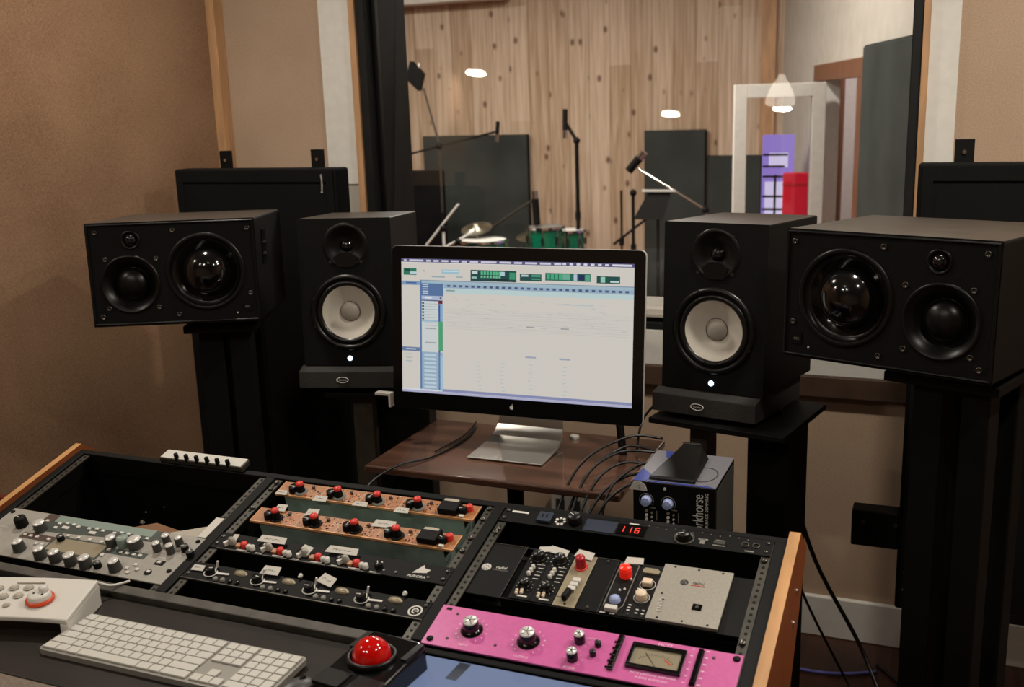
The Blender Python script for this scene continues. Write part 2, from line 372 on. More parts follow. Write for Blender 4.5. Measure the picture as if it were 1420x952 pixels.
# angled right wall with the doorway: runs from the far corner towards the window
c0 = Vector((-.60, 7.7, 0)); c1 = Vector((.72, 3.35, 0)); dr = (c1 - c0).normalized(); L_ = (c1 - c0).length
RW = T(c0.x, c0.y, 0) @ RZ(math.atan2(dr.y, dr.x))     # local x along the wall, local y away from the viewer's side
t0, t1 = 1.86, 2.87                                      # doorway
w = MB(); w.box(0, t0, 0, .07, LF, 2.35, 0, RW); w.box(t1, L_ + 1.5, 0, .07, LF, 2.35, 0, RW); w.box(t0, t1, 0, .07, .90, 2.35, 0, RW)
struct('wall_right_live', w, M['greywall'])
dj = thing('door_1', None, None); del dj['label']; del dj['category']; dj['kind'] = 'structure'
w = MB(); w.box(t0 - .32, t1 + .22, -.03, 0, .895, 1.0, 0, RW); w.box(t1, t1 + .22, -.03, 0, LF, .895, 0, RW); w.build('door_casing', M['doorwood'], dj, bev=.003)
w = MB(); w.box(t0, t0 + .03, -.02, .08, LF, .90, 0, RW); w.box(t1 - .03, t1, -.02, .08, LF, .90, 0, RW); w.build('door_jamb', M['white'], dj)
w = MB(); w.box(t1 - .045, t1 - .03, -.0, .05, .06, .2, 0, RW); w.build('door_latch', M['screw'], dj)
w = MB(); w.box(-2.5, t1 + 2.4, 1.5, 1.6, LF, 2.35, 0, RW); w.box(.2, .3, .1, 1.5, LF, 2.35, 0, RW); struct('wall_hall', w, M['white'])
w = MB()
for k in range(2): w.cyl(.035, LF + .03, 1.0, RW @ T(1.05 + .02 * (k % 2), .2 + k * .045, 0), 12)
o = w.build('hall_curtain', M['doorwood']); tag(o, 'brown curtain hanging in the hallway seen through the open live room doorway', 'curtain')
# glazed door standing open
h0 = Vector((-.05, 5.76, 0)); h1 = Vector((-.588, 5.54, 0)); dd = (h1 - h0); GL = dd.length
GD = T(h0.x, h0.y, 0) @ RZ(math.atan2(dd.y, dd.x))
gd = thing('glass_door', 'white framed glass door standing open in front of the pine wall of the live room', 'door', GD @ T(0, 0, LF))
H = .885 - LF
w = MB(); w.box(0, .085, -.02, .02, 0, H); w.box(GL - .08, GL, -.02, .02, 0, H); w.box(.085, GL - .08, -.02, .02, H - .085, H); w.box(.085, GL - .08, -.02, .02, 0, .2); w.build('frame', M['white'], gd, bev=.003)
w = MB(); w.box(.085, GL - .08, -.004, .004, .2, H - .085); w.build('pane', M['doorglass'], gd)
w = MB(); w.rod((GL - .04, .02, 1.05), (GL - .04, .07, 1.05), .012); w.rod((GL - .04, .07, 1.05), (GL - .15, .07, 1.05), .009); w.build('handle', M['chrome'], gd)
# things seen through that door
r = thing('lit_cabinet', 'violet lit glass cabinet with dark shelves behind the open glass door', 'cabinet', T(-.42, 6.25, LF))
w = MB(); w.box(-.1, .1, .0, .16, 0, 1.62); w.build('glass_body', M['violet'], r)
w = MB(); w.box(-.075, .085, -.012, -.002, 1.02, 1.3); w.box(-.05, .08, -.012, -.002, 1.4, 1.5); w.build('glass_front', M['violetw'], r)
for k, z in enumerate((.9, 1.1, 1.19, 1.33, 1.40, 1.48)): w = MB(); w.box(-.09, .06 + .02 * (k % 2), -.03, -.013, z, z + .014); w.build('shelf', M['black'], r)
w = MB(); w.rod((.0, -.035, .7), (.0, -.035, 1.35), .008); w.build('upright', M['black'], r)
r = thing('road_case', 'bright red upright case beside the violet lit cabinet in the live room', 'case', T(-.235, 5.92, LF))
w = MB(); w.box(-.09, .07, .0, .1, .03, 1.38); w.build('body', M['redlit'], r, bev=.004)
w = MB()
for q in (.3, .9, 1.3): w.box(-.092, .072, -.004, .1, q, q + .012)
w.build('banding', M['redk'], r); w = MB()
for sx in (-.07, .05):
    for sy in (.02, .08): w.cyl(.018, 0, .035, T(sx, sy, 0), 10)
w.build('foot', M['black'], r)
# acoustic panels
def wallpanel(name, label, x0, x1, z0, z1, y, m='greycloth', mtx=None, group=None, d=.05):
    p = thing(name, label, 'acoustic panel', (mtx or Matrix()) @ T(x0, y, z0), group)
    w = MB(); w.box(.006, x1 - x0 - .006, 0, d - .004, .006, z1 - z0 - .006); w.build('cloth_core', M[m], p, bev=.008)
    w = MB(); X, Z = x1 - x0, z1 - z0
    w.box(0, X, .012, d, 0, .01); w.box(0, X, .012, d, Z - .01, Z); w.box(0, .01, .012, d, 0, Z); w.box(X - .01, X, .012, d, 0, Z); w.build('frame', M['black'], p); return p
wallpanel('acoustic_panel', 'wide charcoal acoustic panel on the pine wall behind the drums', -3.92, -2.85, LF + .1, .54, 7.62)
wallpanel('acoustic_panel', 'taller charcoal acoustic panel on the pine wall behind the music stand', -1.76, -1.22, LF + .1, .55, 7.62)
wallpanel('acoustic_panel', 'shorter charcoal acoustic panel between the tall one and the glass door', -1.21, -.75, LF + .1, .33, 7.64)
wallpanel('acoustic_panel', 'big dark acoustic panel on the angled wall right of the doorway', 3.12, 4.50, LF + .05, 1.055, -.06, 'greycloth', RW, d=.055)
r = thing('gobo', 'low black free standing sound screen in the left corner of the live room', 'sound screen', T(-4.5, 7.0, LF))
w = MB(); w.box(0, 1.05, 0, .12, .06, 1.34); w.build('panel', M['panelcloth'], r, bev=.01); w = MB(); w.box(.05, .12, -.2, .3, 0, .06); w.box(.93, 1.0, -.2, .3, 0, .06); w.build('foot', M['black'], r)

# ---- stands
def tripod(root, z, R=.3, m='black', a0=.3, thick=.009):
    for k in range(3):
        a = a0 + k * 2 * PI / 3; w = MB(); w.rod((0, 0, z), (R * math.cos(a), R * math.sin(a), .01), thick, 8); w.build('leg', M[m], root)
def micstand(label, x, y, hgt, boom=None, mic=None, m='black', name='microphone_stand', r=.011, micr=.02, mlen=.14, counter=None):
    t = thing(name, label, 'microphone stand', T(x, y, LF)); tripod(t, .28, .32, m)
    w = MB(); w.rod((0, 0, .2), (0, 0, hgt), r, 10); w.build('pole', M[m], t)
    w = MB(); w.cyl(.022, hgt * .62, hgt * .62 + .06, None, 12); w.build('clutch', M['black'], t)
    if boom:
        p, q = boom; w = MB(); w.rod(p, q, r * .8, 8); w.build('boom', M[m], t); w = MB(); w.sphere(.028, T(*(Vector((0, 0, hgt)))), 12); w.build('joint', M['black'], t)
    if mic:
        p, q = mic; w = MB(); w.rod(p, q, micr, 12); w.build('microphone', M['black'], t)
        w = MB(); w.rod(q, tuple(Vector(q) + (Vector(q) - Vector(p)).normalized() * .06), micr * .9, 12); w.build('microphone_grille', M['chrome'], t)
    return t
z0 = -LF
# coordinates of stands measured in the room (z relative to the live floor)
t = micstand('tall pale boom stand holding a large diamond shaped reflector at the left', -3.13, 6.4, z0 + .5, ((0, 0, z0 + .5), (-.12, 0, z0 + .96)), None, 'steel')
w = MB(); w.prism([(-.085, 0), (0, -.13), (.075, -.01), (.0, .12)], -.03, .03, 0, T(-.185, 0, z0 + 1.06) @ RX(PI / 2) @ RZ(.25)); w.build('reflector', M['black'], t, bev=.01)
w = MB(); w.box(-.008, .008, -.1, .1, -.034, -.028, 0, T(-.185, -.008, z0 + 1.06) @ RX(PI / 2) @ RZ(-.25)); w.build('strip', M['print'], t)
t = micstand('long near horizontal boom stand over the drums at the left', -3.55, 6.5, z0 + .42, ((-.4, 0, z0 + .33), (.88, 0, z0 + .60)), ((.9, 0, z0 + .68), (.89, 0, z0 + .58)), 'black', micr=.016)
micstand('upright black stand with a short boom and a small hanging microphone', -1.97, 6.45, z0 + .52, ((0, 0, z0 + .52), (-.09, 0, z0 + .66)), ((-.09, 0, z0 + .76), (-.09, -.01, z0 + .60)), 'black', r=.017, micr=.02)
micstand('stand with a dark cigar shaped microphone above the green drum', -2.75, 6.2, z0 - .22, ((0, 0, z0 - .22), (.52, -.05, z0 + .09)), ((.55, -.05, z0 - .1), (.54, -.05, z0 + .10)), 'steel', micr=.028)
micstand('angled boom stand with a thick dark microphone in front of the tall charcoal panel', -.95, 6.4, z0, ((0, 0, z0), (-.555, 0, z0 + .33)), ((-.59, 0, z0 + .29), (-.505, 0, z0 + .385)), 'chrome', micr=.032)
micstand('short black boom stand between the drum and the music stand', -1.52, 6.45, z0 + .12, ((-.16, 0, z0 - .28), (.1, 0, z0 - .08)), None, 'black', r=.013)
micstand('thin straight black stand right of the drum', -1.75, 6.9, z0 + .1, None, None, 'black', r=.01)
micstand('silver cymbal style stand crossing low at the left of the drums', -2.93, 6.0, z0 - .12, ((-.16, 0, z0 - .26), (.14, 0, z0 + .07)), None, 'print', r=.011)
micstand('silver boom stand leaning low behind the cymbals', -2.66, 5.7, z0 - .18, ((-.26, 0, z0 - .30), (.13, 0, z0 - .10)), None, 'print', r=.010)
# music stand
t = thing('music_stand', 'black music stand with a tilted desk near the right of the live room', 'music stand', T(-1.26, 6.2, LF)); tripod(t, .2, .28)
w = MB(); w.rod((0, 0, .15), (0, 0, z0 + .05), .012); w.build('pole', M['black'], t)
w = MB(); w.prism([(-.12, -.11), (.10, -.11), (.15, .09), (-.02, .09)], -.004, .004, 0, T(-.05, -.03, z0 + .06) @ RX(PI / 2 - .25)); w.build('desk', M['black'], t, bev=.002)
w = MB(); w.box(-.06, .19, -.02, .0, .145, .158, 0, T(-.05, -.02, z0 + .01)); w.build('lip', M['print'], t)
# drums
def drum(name, label, r, h, mtx, mh='drumhead'):
    t = thing(name, label, 'drum', mtx)
    w = MB(); w.lathe([(r, .01), (r, h - .01)], None, 36); w.build('shell', M['green'], t)
    w = MB(); w.lathe([(0, h - .004), (r * .98, h - .004)], None, 36); w.lathe([(0, .004), (r * .98, .004)], None, 36); w.build('drumhead', M[mh], t)
    for z in (0, h - .015): w = MB(); w.lathe([(r * .98, z), (r + .014, z), (r + .014, z + .018), (r * .98, z + .018), (r * .98, z)], None, 36, smooth=False); w.build('hoop', M['chrome'], t)
    for k in range(8):
        a = k * PI / 4 + .2; w = MB(); w.rod((math.cos(a) * (r + .012), math.sin(a) * (r + .012), .005), (math.cos(a) * (r + .012), math.sin(a) * (r + .012), h - .002), .004, 8); w.box(-.01, .01, -.01, .01, h * .35, h * .65, 0, T(math.cos(a) * (r + .008), math.sin(a) * (r + .008), 0)); w.build('tension_lug', M['chrome'], t)
    return t
dk = drum('tom_drum', 'green sparkle tom drum with chrome hoops in the middle of the live room', .135, .2, T(-2.13, 6.15, -.31) @ RY(.0), 'dimprint')
w = MB(); w.rod((.05, .1, -.01), (.05, .1, LF + .31), .012); w.build('mount_post', M['chrome'], dk)
dk = drum('snare_drum', 'pale headed snare drum low behind the screen, left of the green tom', .175, .14, T(-2.5, 5.8, -.315))
w = MB(); w.rod((0, 0, 0), (0, 0, LF + .32), .014); w.rod((0, 0, -.5), (.2, .1, LF + .325), .01); w.rod((0, 0, -.5), (-.2, .1, LF + .325), .01); w.rod((0, 0, -.5), (0, -.22, LF + .325), .01); w.build('stand', M['chrome'], dk)
dk = drum('floor_tom', 'second green drum half hidden at the right of the green tom', .11, .17, T(-2.02, 6.4, -.335))
w = MB(); w.rod((0, 0, 0), (0, 0, LF + .335), .012); w.build('mount_post', M['chrome'], dk)
def cymbal(label, x, y, z, r, tilt):
    t = thing('cymbal', label, 'cymbal', T(x, y, LF)); tripod(t, .3, .25, 'chrome', .9)
    w = MB(); w.rod((0, 0, .2), (0, 0, z - LF), .009); w.build('stand_pole', M['chrome'], t)
    w = MB(); w.lathe([(r, -.002), (r * .3, .02), (r * .22, .04), (0, .05), (0, .046), (r * .21, .036), (r * .3, .016), (r, -.005)], T(0, 0, z - LF - .03) @ RX(tilt), 40); w.build('plate', M['brass'], t)
cymbal('small tilted cymbal just above the snare drum', -2.62, 5.95, -.08, .12, .35)
cymbal('larger cymbal behind the snare drum', -2.35, 6.5, -.20, .16, .2)
# ------------------------------------------------------------------ big absorber panels in the control room
def trap(label, x0, x1, z0, z1, y, logo, brk):
    p = thing('sound_absorber', label, 'acoustic panel', T(x0, y, FLOOR)); X = x1 - x0; a, b = z0 - FLOOR, z1 - FLOOR
    w = MB(); w.box(0, X, 0, .075, a, b); w.build('cloth_panel', M['panelcloth'], p, bev=.008, seg=3)
    w = MB(); w.box(.01, X - .01, -.004, 0, b - .04, b - .005); w.box(.01, X - .01, -.004, 0, a + .005, a + .03); w.box(.01, .035, -.004, 0, a + .03, b - .04); w.box(X - .035, X - .01, -.004, 0, a + .03, b - .04); w.build('edge_band', M['panelcloth'], p)
    for bx in brk:
        w = MB(); w.box(bx - .022, bx + .022, .05, .058, b - .02, b + .055); w.build('bracket', M['black'], p)
        w = MB(); w.cyl(.005, 0, .004, T(bx, .05, b + .025) @ FRONT, 10); w.build('bracket_screw', M['chrome'], p)
    for bx in (X * .2, X * .8):
        w = MB(); w.box(bx - .02, bx + .02, .08, .12, 0, b - .1); w.box(bx - .02, bx + .02, -.12, .28, 0, .03); w.build('upright', M['black'], p)
    lettering('Primacoustic', .011, T(logo[0], -.0045, logo[1]) @ FRONT @ RZ(PI / 2), M['print'], p)
    return p
trap('black cloth sound absorber behind the left horizontal speaker, small logo at its top right', -1.60, -.99, -.56, .64, 1.42, (.56, 1.455), (.17, .515))
trap('black cloth sound absorber behind the right horizontal speaker, small logo at its bottom left', .645, 1.26, -.525, .64, 1.42, (.022, .42), (.1, .5))
w = MB(); w.box(0, .118, 0, .06, 0, .10)
r = thing('wall_box', 'small black box sticking out left of the right sound absorber', 'box', T(.527, 1.43, -.364 + .0))
w.build('body', M['black'], r, bev=.004); w = MB(); w.cyl(.006, 0, .003, T(.03, 0, .07) @ FRONT, 10); w.cyl(.006, 0, .003, T(.11, 0, .07) @ FRONT, 10); w.build('screw', M['screw'], r)

# ------------------------------------------------------------------ studio monitors (white cones)
def white_cone(label, mtx):
    t = thing('studio_monitor', label, 'speaker', mtx, None)
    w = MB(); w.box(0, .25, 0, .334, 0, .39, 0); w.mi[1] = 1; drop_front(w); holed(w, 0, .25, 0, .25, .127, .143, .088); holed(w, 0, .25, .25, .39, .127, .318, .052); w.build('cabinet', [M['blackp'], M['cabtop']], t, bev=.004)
    cx, cz = .127, .143
    F = T(cx, 0, cz) @ FRONT
    w = MB(); w.lathe([(.101, 0), (.101, .005), (.094, .009), (.088, .006), (.086, .001)], F, 56); w.build('woofer_ring', M['semi'], t)
    w = MB(); w.lathe([(.086, .001), (.083, .004), (.078, .0065), (.073, .004), (.0705, .0005)], F, 56); w.build('surround', M['rubber'], t)
    w = MB(); w.lathe([(.0705, .0005), (.045, -.012), (.0255, -.021)], F, 56); w.build('woofer_cone', M['cone'], t, label='white woofer cone')
    w = MB(); w.lathe([(.0262, -.0195), (.0252, -.0175), (.021, -.013), (.012, -.0092), (0, -.008)], F, 40); w.build('dust_cap', M['conecap'], t)
    w = MB(); w.torus(.0262, .0008, F @ T(0, 0, -.0195), 40); w.build('cap_ring', M['semi'], t)
    # tweeter waveguide: shallow dish ring and dome
    G = T(cx, 0, .318) @ FRONT
    w = MB(); w.lathe([(.060, .0002), (.056, .003), (.05, .0015), (.038, -.006), (.024, -.012), (.017, -.0135)], G, 48); w.build('waveguide', M['semi'], t)
    w = MB(); w.lathe([(.017, -.0135), (.014, -.008), (.008, -.0045), (0, -.0035)], G, 32); w.build('tweeter_dome', M['dome'], t)
    w = MB(); w.prism([(-.022, -.055), (.022, -.055), (.032, -.03), (.012, -.016), (-.012, -.016), (-.032, -.03)], .0003, .004, 0, G); w.build('tweeter_bridge', M['semi'], t, bev=.002)
    for sx in (-.041, .041):
        for sz in (-.041, .041): w = MB(); w.cyl(.0045, 0, .0025, T(cx + sx, 0, .318 + sz) @ FRONT, 12); w.build('screw', M['screw'], t)
    for k in range(8):
        a = k * PI / 4 + PI / 8; w = MB(); w.cyl(.003, .0055, .0075, F @ T(.0965 * math.cos(a), .0965 * math.sin(a), 0), 8); w.build('ring_screw', M['screw'], t)
    w = MB(); w.lathe([(.0065, 0), (.0065, .0015), (0, .002)], T(cx - .002, 0, .0195) @ FRONT, 24); w.build('power_light', M['led'], t, label='glowing white round power light')
    return t
def boxm(p, yaw, tl): return T(*p) @ RZ(yaw) @ RX(tl)
mR = boxm((.110, 1.05, .147), -.197, -.041); mL = boxm((-.850, .98, .147), .282, -.054)
hr = white_cone('upright black studio monitor with a white cone, right of the computer display', mR)
dup(hr, mL, 'upright black studio monitor with a white cone, left of the computer display')
def pad(label, mtx, W):
    t = thing('isolation_pad', label, 'speaker pad', mtx)
    # wedge block, front edge chamfered
    w = MB(); w.prism([(0, -.010), (.30, -.010), (.30, .044), (.035, .044), (0, .034)], 0, W, 0, Matrix(((0, 0, 1, 0), (1, 0, 0, 0), (0, 1, 0, 0), (0, 0, 0, 1))))
    w.build('foam_block', [M['foam']], t, bev=.002)
    w = MB(); w.torus(.013, .0013, T(W * .45, -.001, .012) @ FRONT @ Matrix.Diagonal((1.2, .55, 1, 1)), 32); w.build('logo_ring', M['print'], t)
    lettering('Auralex', .0065, T(W * .45, -.001, .012) @ FRONT, M['print'], t)
    return t
pad('charcoal foam isolation pad under the right white cone monitor', mR @ T(-.01, -.03, -.0455), .255)
pad('charcoal foam isolation pad under the left white cone monitor', mL @ T(-.008, -.03, -.0455), .262)
# extra wedge under the pads and the stands
def stand(label, x, y, yaw, z, W, Dp, posts, wedge):
    t = thing('speaker_stand', label, 'speaker stand', T(x, y, FLOOR) @ RZ(yaw)); h = z - FLOOR
    w = MB(); w.box(0, W, 0, Dp, h - .014, h); w.build('top_plate', M['black'], t, bev=.002)
    for (a, b, c, d, m) in posts: w = MB(); w.box(a, b, c, d, .03, h - .014); w.build('post', M[m], t, bev=.003)
    w = MB(); w.box(-.03, W + .03, -.02, Dp + .02, 0, .03); w.build('base_plate', M['black'], t, bev=.003)
    if wedge: w = MB(); w.box(*wedge, h, h + .004); w.build('felt', M['foam'], t)
    return t
stand('black stand with a wide top plate under the right white cone monitor',   .09, 1.0, -.197, .0800, .33, .30, [(.07, .115, .08, .14, 'postbrown'), (.20, .30, .12, .26, 'black')], None)
stL = stand('black stand with a square brown black post under the left white cone monitor', -.80, .985, .282, .0720, .20, .26, [(.065, .12, .04, .09, 'postbrown'), (.09, .255, .14, .24, 'black')], None)
# silver bracket by the display
w = MB(); w.box(0, .045, 0, .02, .0, .006); w.box(.039, .045, 0, .02, -.03, 0)
o = w.build('plate_edge', M['whitep'], stL, mat_=stL.matrix_basis.inverted() @ T(-.622, .95, .092), label='bright metal plate edge')
# ------------------------------------------------------------------ horizontal three-way speakers (mirrored pair)
def horiz(label, mtx, mir):
    t = thing('horizontal_speaker', label, 'speaker', mtx); X, Hh, Dp = .427, .267, .399
    fx = (lambda x: X - x) if mir else (lambda x: x)
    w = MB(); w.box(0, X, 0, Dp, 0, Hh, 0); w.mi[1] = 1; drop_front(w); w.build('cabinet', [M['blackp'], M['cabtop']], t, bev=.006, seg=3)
    w = MB(); a0, a1, b0, b1 = .0, X, .0, Hh
    sp_ = fx(.236); lo, hi = (0, sp_) if not mir else (sp_, X)
    holed(w, lo, hi, 0, Hh, fx(.132), .134, .090, -.0005)
    lo, hi = (sp_, X) if not mir else (0, sp_)
    holed(w, lo, hi, 0, .194, fx(.325), .108, .070, -.0005); holed(w, lo, hi, .194, Hh, fx(.315), .2215, .021, -.0005); w.build('front_baffle', M['blackp'], t)
    w = MB()
    for (p, q) in (((.004, -.002, Hh - .006), (X - .004, -.002, Hh - .006)), ((.004, -.002, .006), (X - .004, -.002, .006)), ((.005, -.002, .006), (.005, -.002, Hh - .006)), ((X - .005, -.002, .006), (X - .005, -.002, Hh - .006))): w.rod(p, q, .003, 8)
    w.build('edge_bead', M['semi'], t)
    y0 = -.0005
    F = T(fx(.132), y0, .134) @ FRONT
    w = MB(); w.lathe([(.101, 0), (.100, .003), (.095, .0045), (.0905, .003)], F, 56); w.build('woofer_ring', M['semi'], t)
    w = MB(); w.lathe([(.0905, .003), (.088, -.003), (.083, -.0075), (.079, -.009)], F, 56); w.build('surround', M['rubber'], t)
    w = MB(); w.lathe([(.079, -.009), (.07, -.015), (.061, -.019)], F, 56); w.build('woofer_cone', M['gloss'], t)
    w = MB(); w.lathe([(.061, -.019), (.060, -.008), (.054, .006), (.042, .019), (.027, .027), (.013, .0305), (0, .0315)], F, 48); w.build('woofer_dome', M['dome'], t)
    F = T(fx(.325), y0, .108) @ FRONT
    w = MB(); w.lathe([(.076, 0), (.074, .004), (.069, .003), (.056, -.012), (.046, -.024), (.042, -.027)], F, 56); w.build('midrange_horn', M['semi'], t)
    w = MB(); w.lathe([(.042, -.027), (.039, -.016), (.033, -.007), (.02, .0), (0, .003)], F, 48); w.build('midrange_dome', M['semi'], t)
    w = MB(); w.torus(.0415, .0012, F @ T(0, 0, -.024), 40); w.build('dome_ring', M['semi'], t)
    F = T(fx(.315), y0, .2215) @ FRONT
    w = MB(); w.lathe([(.025, 0), (.024, .003), (.02, .003), (.016, -.003)], F, 36); w.build('tweeter_plate', M['semi'], t)
    w = MB(); w.lathe([(.016, -.003), (.013, .004), (.007, .0075), (0, .0085)], F, 28); w.build('tweeter_dome', M['dome'], t)
    for (sx, sz) in ((.019, .241), (.207, .242), (.402, .242), (.254, .172), (.382, .173), (.257, .047), (.384, .047), (.208, .026), (.402, .026), (.022, .074)):
        w = MB(); w.lathe([(.0062, 0), (.0062, .0025), (.004, .0025), (.0035, .0012), (0, .0012)], T(fx(sx), y0, sz) @ FRONT, 16); w.build('bolt', M['screw'], t)
    bx = fx(.032)
    w = MB(); w.box(bx - .011, bx + .011, y0 - .002, y0, .028, .052); w.build('badge', M['black'], t); lettering('atc', .011, T(bx, y0 - .0022, .040) @ FRONT, M['dimprint'], t)
    w = MB(); w.cyl(.0022, 0, .0015, T(fx(.059), y0, .024) @ FRONT, 10); w.build('indicator', M['print'], t)
    if mir:
        w = MB(); w.box(X, X + .003, .08, .13, .14, .23); w.build('side_plate', M['semi'], t); w = MB()
        for z in (.165, .195): w.rod((X + .003, .1, z), (X + .009, .1, z), .005)
        w.build('side_knob', M['chrome'], t)
    return t
aR = boxm((.411, .895, .278), -.360, -.029); aL = boxm((-1.299, .709, .284), .451, -.042)
horiz('wide horizontal black three-way speaker at the right edge, woofer on its left', aR, False)
horiz('wide horizontal black three-way speaker at the left, woofer on its right', aL, True)
def bigstand(label, mtx, z, xs, plate):
    t = thing('speaker_stand', label, 'speaker stand', mtx @ T(0, 0, FLOOR)); h = z - FLOOR
    w = MB(); w.box(*plate, h - .02, h); w.build('top_plate', M['black'], t, bev=.002)
    w = MB(); w.box(plate[0] - .03, plate[1] + .03, plate[2], plate[3] + .04, 0, .025); w.build('base_plate', M['black'], t, bev=.003)
    for (a, b, c, d) in xs: w = MB(); w.box(a, b, c, d, .025, h - .02); w.build('post', M['blackp'], t, bev=.004)
    return t
bigstand('heavy black four post stand carrying the left horizontal speaker', T(-1.299, .709, 0) @ RZ(.451), .266, [(.235, .300, .10, .16), (.315, .375, .10, .16), (.235, .300, .25, .31), (.315, .375, .25, .31)], (.21, .40, .05, .35))
bigstand('heavy black four post stand carrying the right horizontal speaker', T(.411, .895, 0) @ RZ(-.360), .262, [(.25, .31, .08, .14), (.345, .40, .08, .14), (.25, .31, .25, .31), (.345, .40, .25, .31)], (.20, .425, .05, .35))

# ------------------------------------------------------------------ computer display
mm = T(-.534, .94, .112) @ RZ(.026) @ RX(-.102)
t = thing('computer_display', 'large black bezelled computer display showing an audio editing program', 'display', mm)
w = MB()
x0, x1, zb, zt, rr = -.0265, .6235, -.043, .3675, .014
poly = []
for cx_, cz_, a0 in ((x1 - rr, zt - rr, 0), (x0 + rr, zt - rr, 90), (x0 + rr, zb + rr, 180), (x1 - rr, zb + rr, 270)):
    for k in range(5): a = math.radians(a0 + k * 22.5); poly.append((cx_ + rr * math.cos(a), cz_ + rr * math.sin(a)))
w.prism(poly, -.012, -.001, 0, FRONT); w.build('casing', M['alu'], t, bev=.003)
w = MB(); w.prism([(.297 + (p[0] - .297) * .998, .16 + (p[1] - .16) * .997) for p in poly], -.001, .0010, 0, FRONT); w.build('bezel', M['gloss'], t)
w = MB(); w.lathe([(0, -.045), (.12, -.042), (.24, -.022), (.29, -.011)], T(.297, 0, .16) @ FRONT @ Matrix.Diagonal((1, .62, 1, 1)), 48); w.build('rear_shell', M['alu'], t)
# screen picture: one mesh, many colours
cols = {}; mats = []
def sc(c, s=.88):
    if (c, s) not in cols: cols[(c, s)] = len(mats); mats.append(emis('screen ' + c, c, s))
    return cols[(c, s)]
S = MB()
def q(x, y, w_, h_, c, lv=1):
    """rectangle on the screen: x, y from the top left in per cent of width and height"""
    X0 = x / 100 * .597; X1 = (x + w_) / 100 * .597; Z1 = .336 * (1 - y / 100); Z0 = .336 * (1 - (y + h_) / 100); yy = -.0012 - .00012 * lv
    S.add([(X0, yy, Z0), (X1, yy, Z0), (X1, yy, Z1), (X0, yy, Z1)], [(0, 1, 2, 3)], sc(c))
q(0, 0, 100, 100, '#ded8cf', 0)
q(0, 0, 100, 2.6, '#5a5880')
xx = 1.2
for k, L in enumerate((1.2, 6.5, 2, 2.4, 3, 3.4, 2.4, 3.6, 6.8, 5, 3.4, 5, 4.6, 3)): q(xx, .7, L, 1.4, '#d9d6e6', 2); xx += L + 1.3
for k in range(9): q(68 + k * 2.9, .6, 1.5, 1.4, '#e6e4f0', 2)
q(92, .6, 7, 1.4, '#e6e4f0', 2)
q(0, 2.6, 100, .5, '#ece8e4', 2)
q(1, 7.2, 6, 5, '#2c7d62', 2); q(4, 9.6, 3, 2, '#c7dbe0', 3); q(1.5, 7.8, 2.5, 1.6, '#1d4a44', 3)
q(10, 8.5, 1, .8, '#8a9aa0', 2); q(18.5, 7.5, 8, 3.2, '#a5ccd8', 2); q(19, 8.2, 7, .9, '#dcecf0', 3); q(14, 12.5, 6, 1, '#9fb3bd', 2); q(25, 12.3, 3, .9, '#9fb3bd', 2)
q(31.5, 7.2, 20, 8, '#1f4a48', 2)
for k in range(7): q(36 + k * 1.3, 8, 1, 2.6, '#5bc08e', 3); q(36 + k * 1.3, 11.3, .9, 1.4, '#7ec9a0', 3)
q(32, 8, 2.6, 2, '#cfe0e0', 3); q(32, 12, 2.2, 1.4, '#9fc9c0', 3); q(44.5, 8, 2, 3, '#b9d7dc', 3); q(48.5, 8.4, 2.6, 5, '#3f9a74', 3); q(40, 13.3, 8, 1, '#123030', 3)
q(53, 9, 9.2, 5, '#22534f', 2); q(53.6, 9.5, 3, 1.4, '#c7d7da', 3); q(58, 9.4, 3.8, 1.6, '#4c9f80', 3); q(58, 12, 3.8, 1, '#4c9f80', 3)
q(63.8, 7.8, 18.8, 5.4, '#2a6f5e', 2)
for k in range(4): q(64.4 + k * 1.7, 8.4, 1.3, 4, '#4bb083', 3)
q(71, 8.4, 3, 4, '#6fb79c', 3); q(75.6, 8.2, 1.4, 4.5, '#c2cfe0', 3); q(77.6, 8.4, 2.4, 4, '#22305a', 3); q(80.3, 8.4, 2, 4, '#5dab8c', 3)
q(85, 9, 9.4, 5, '#22534f', 2); q(86.6, 9.4, 1.8, 4, '#9fd3bb', 3); q(90.5, 12, 3.5, 1.3, '#c7e0dc', 3)
q(8.7, 15.6, 91.3, .7, '#8aa0b6', 2); q(8.7, 16.4, 91.3, 2, '#a8c4d2', 1)
q(19.5, 18.3, 80.5, 2.8, '#9fb7cb', 2)
for k in range(29): q(21 + k * 2.7, 18.7, 1.4, 1.5, '#4f5d80', 3)
q(19.5, 21.1, 80.5, 3.6, '#c6dcdc', 2); q(20.5, 22.4, 4, .9, '#8f9a9c', 3)
q(0, 16.6, 8.4, 3, '#88a6c8', 2); q(2, 17.5, 5, 1, '#4b679a', 3)
q(8.5, 15.6, .8, 84, '#5f7fae', 2)
q(9.3, 18, 10, 9.2, '#5d7aa6', 2)
for k in range(5): q(9.8, 18.7 + k * 1.6, 2.6, .7, '#cfd8e6', 3)
q(9.3, 27.2, 9.6, 3, '#b7c4de', 2); q(10.8, 28.2, 3.2, 1, '#eef0f8', 3); q(17.6, 28, .8, 1.5, '#5a4a5a', 3)
q(9.3, 30.3, 9.6, .8, '#4d5f86', 3); q(17, 30.7, 1.9, 2.2, '#6d2436', 4)
q(9.3, 31.1, 7.7, 40, '#d9dedd', 2)
for k in range(6): q(9.5, 32 + k * 2.3, .9, 1.4, '#28406c', 4)
for k in range(9): q(10.6, 33 + k * 2, 6.2, .35, '#9fb9c6', 4)
q(9.3, 45.5, 7.7, 1, '#a5c3d6', 4)
q(11, 51, 5, .9, '#a5b0b0', 4); q(11, 61.5, 5, .9, '#a5b0b0', 4)
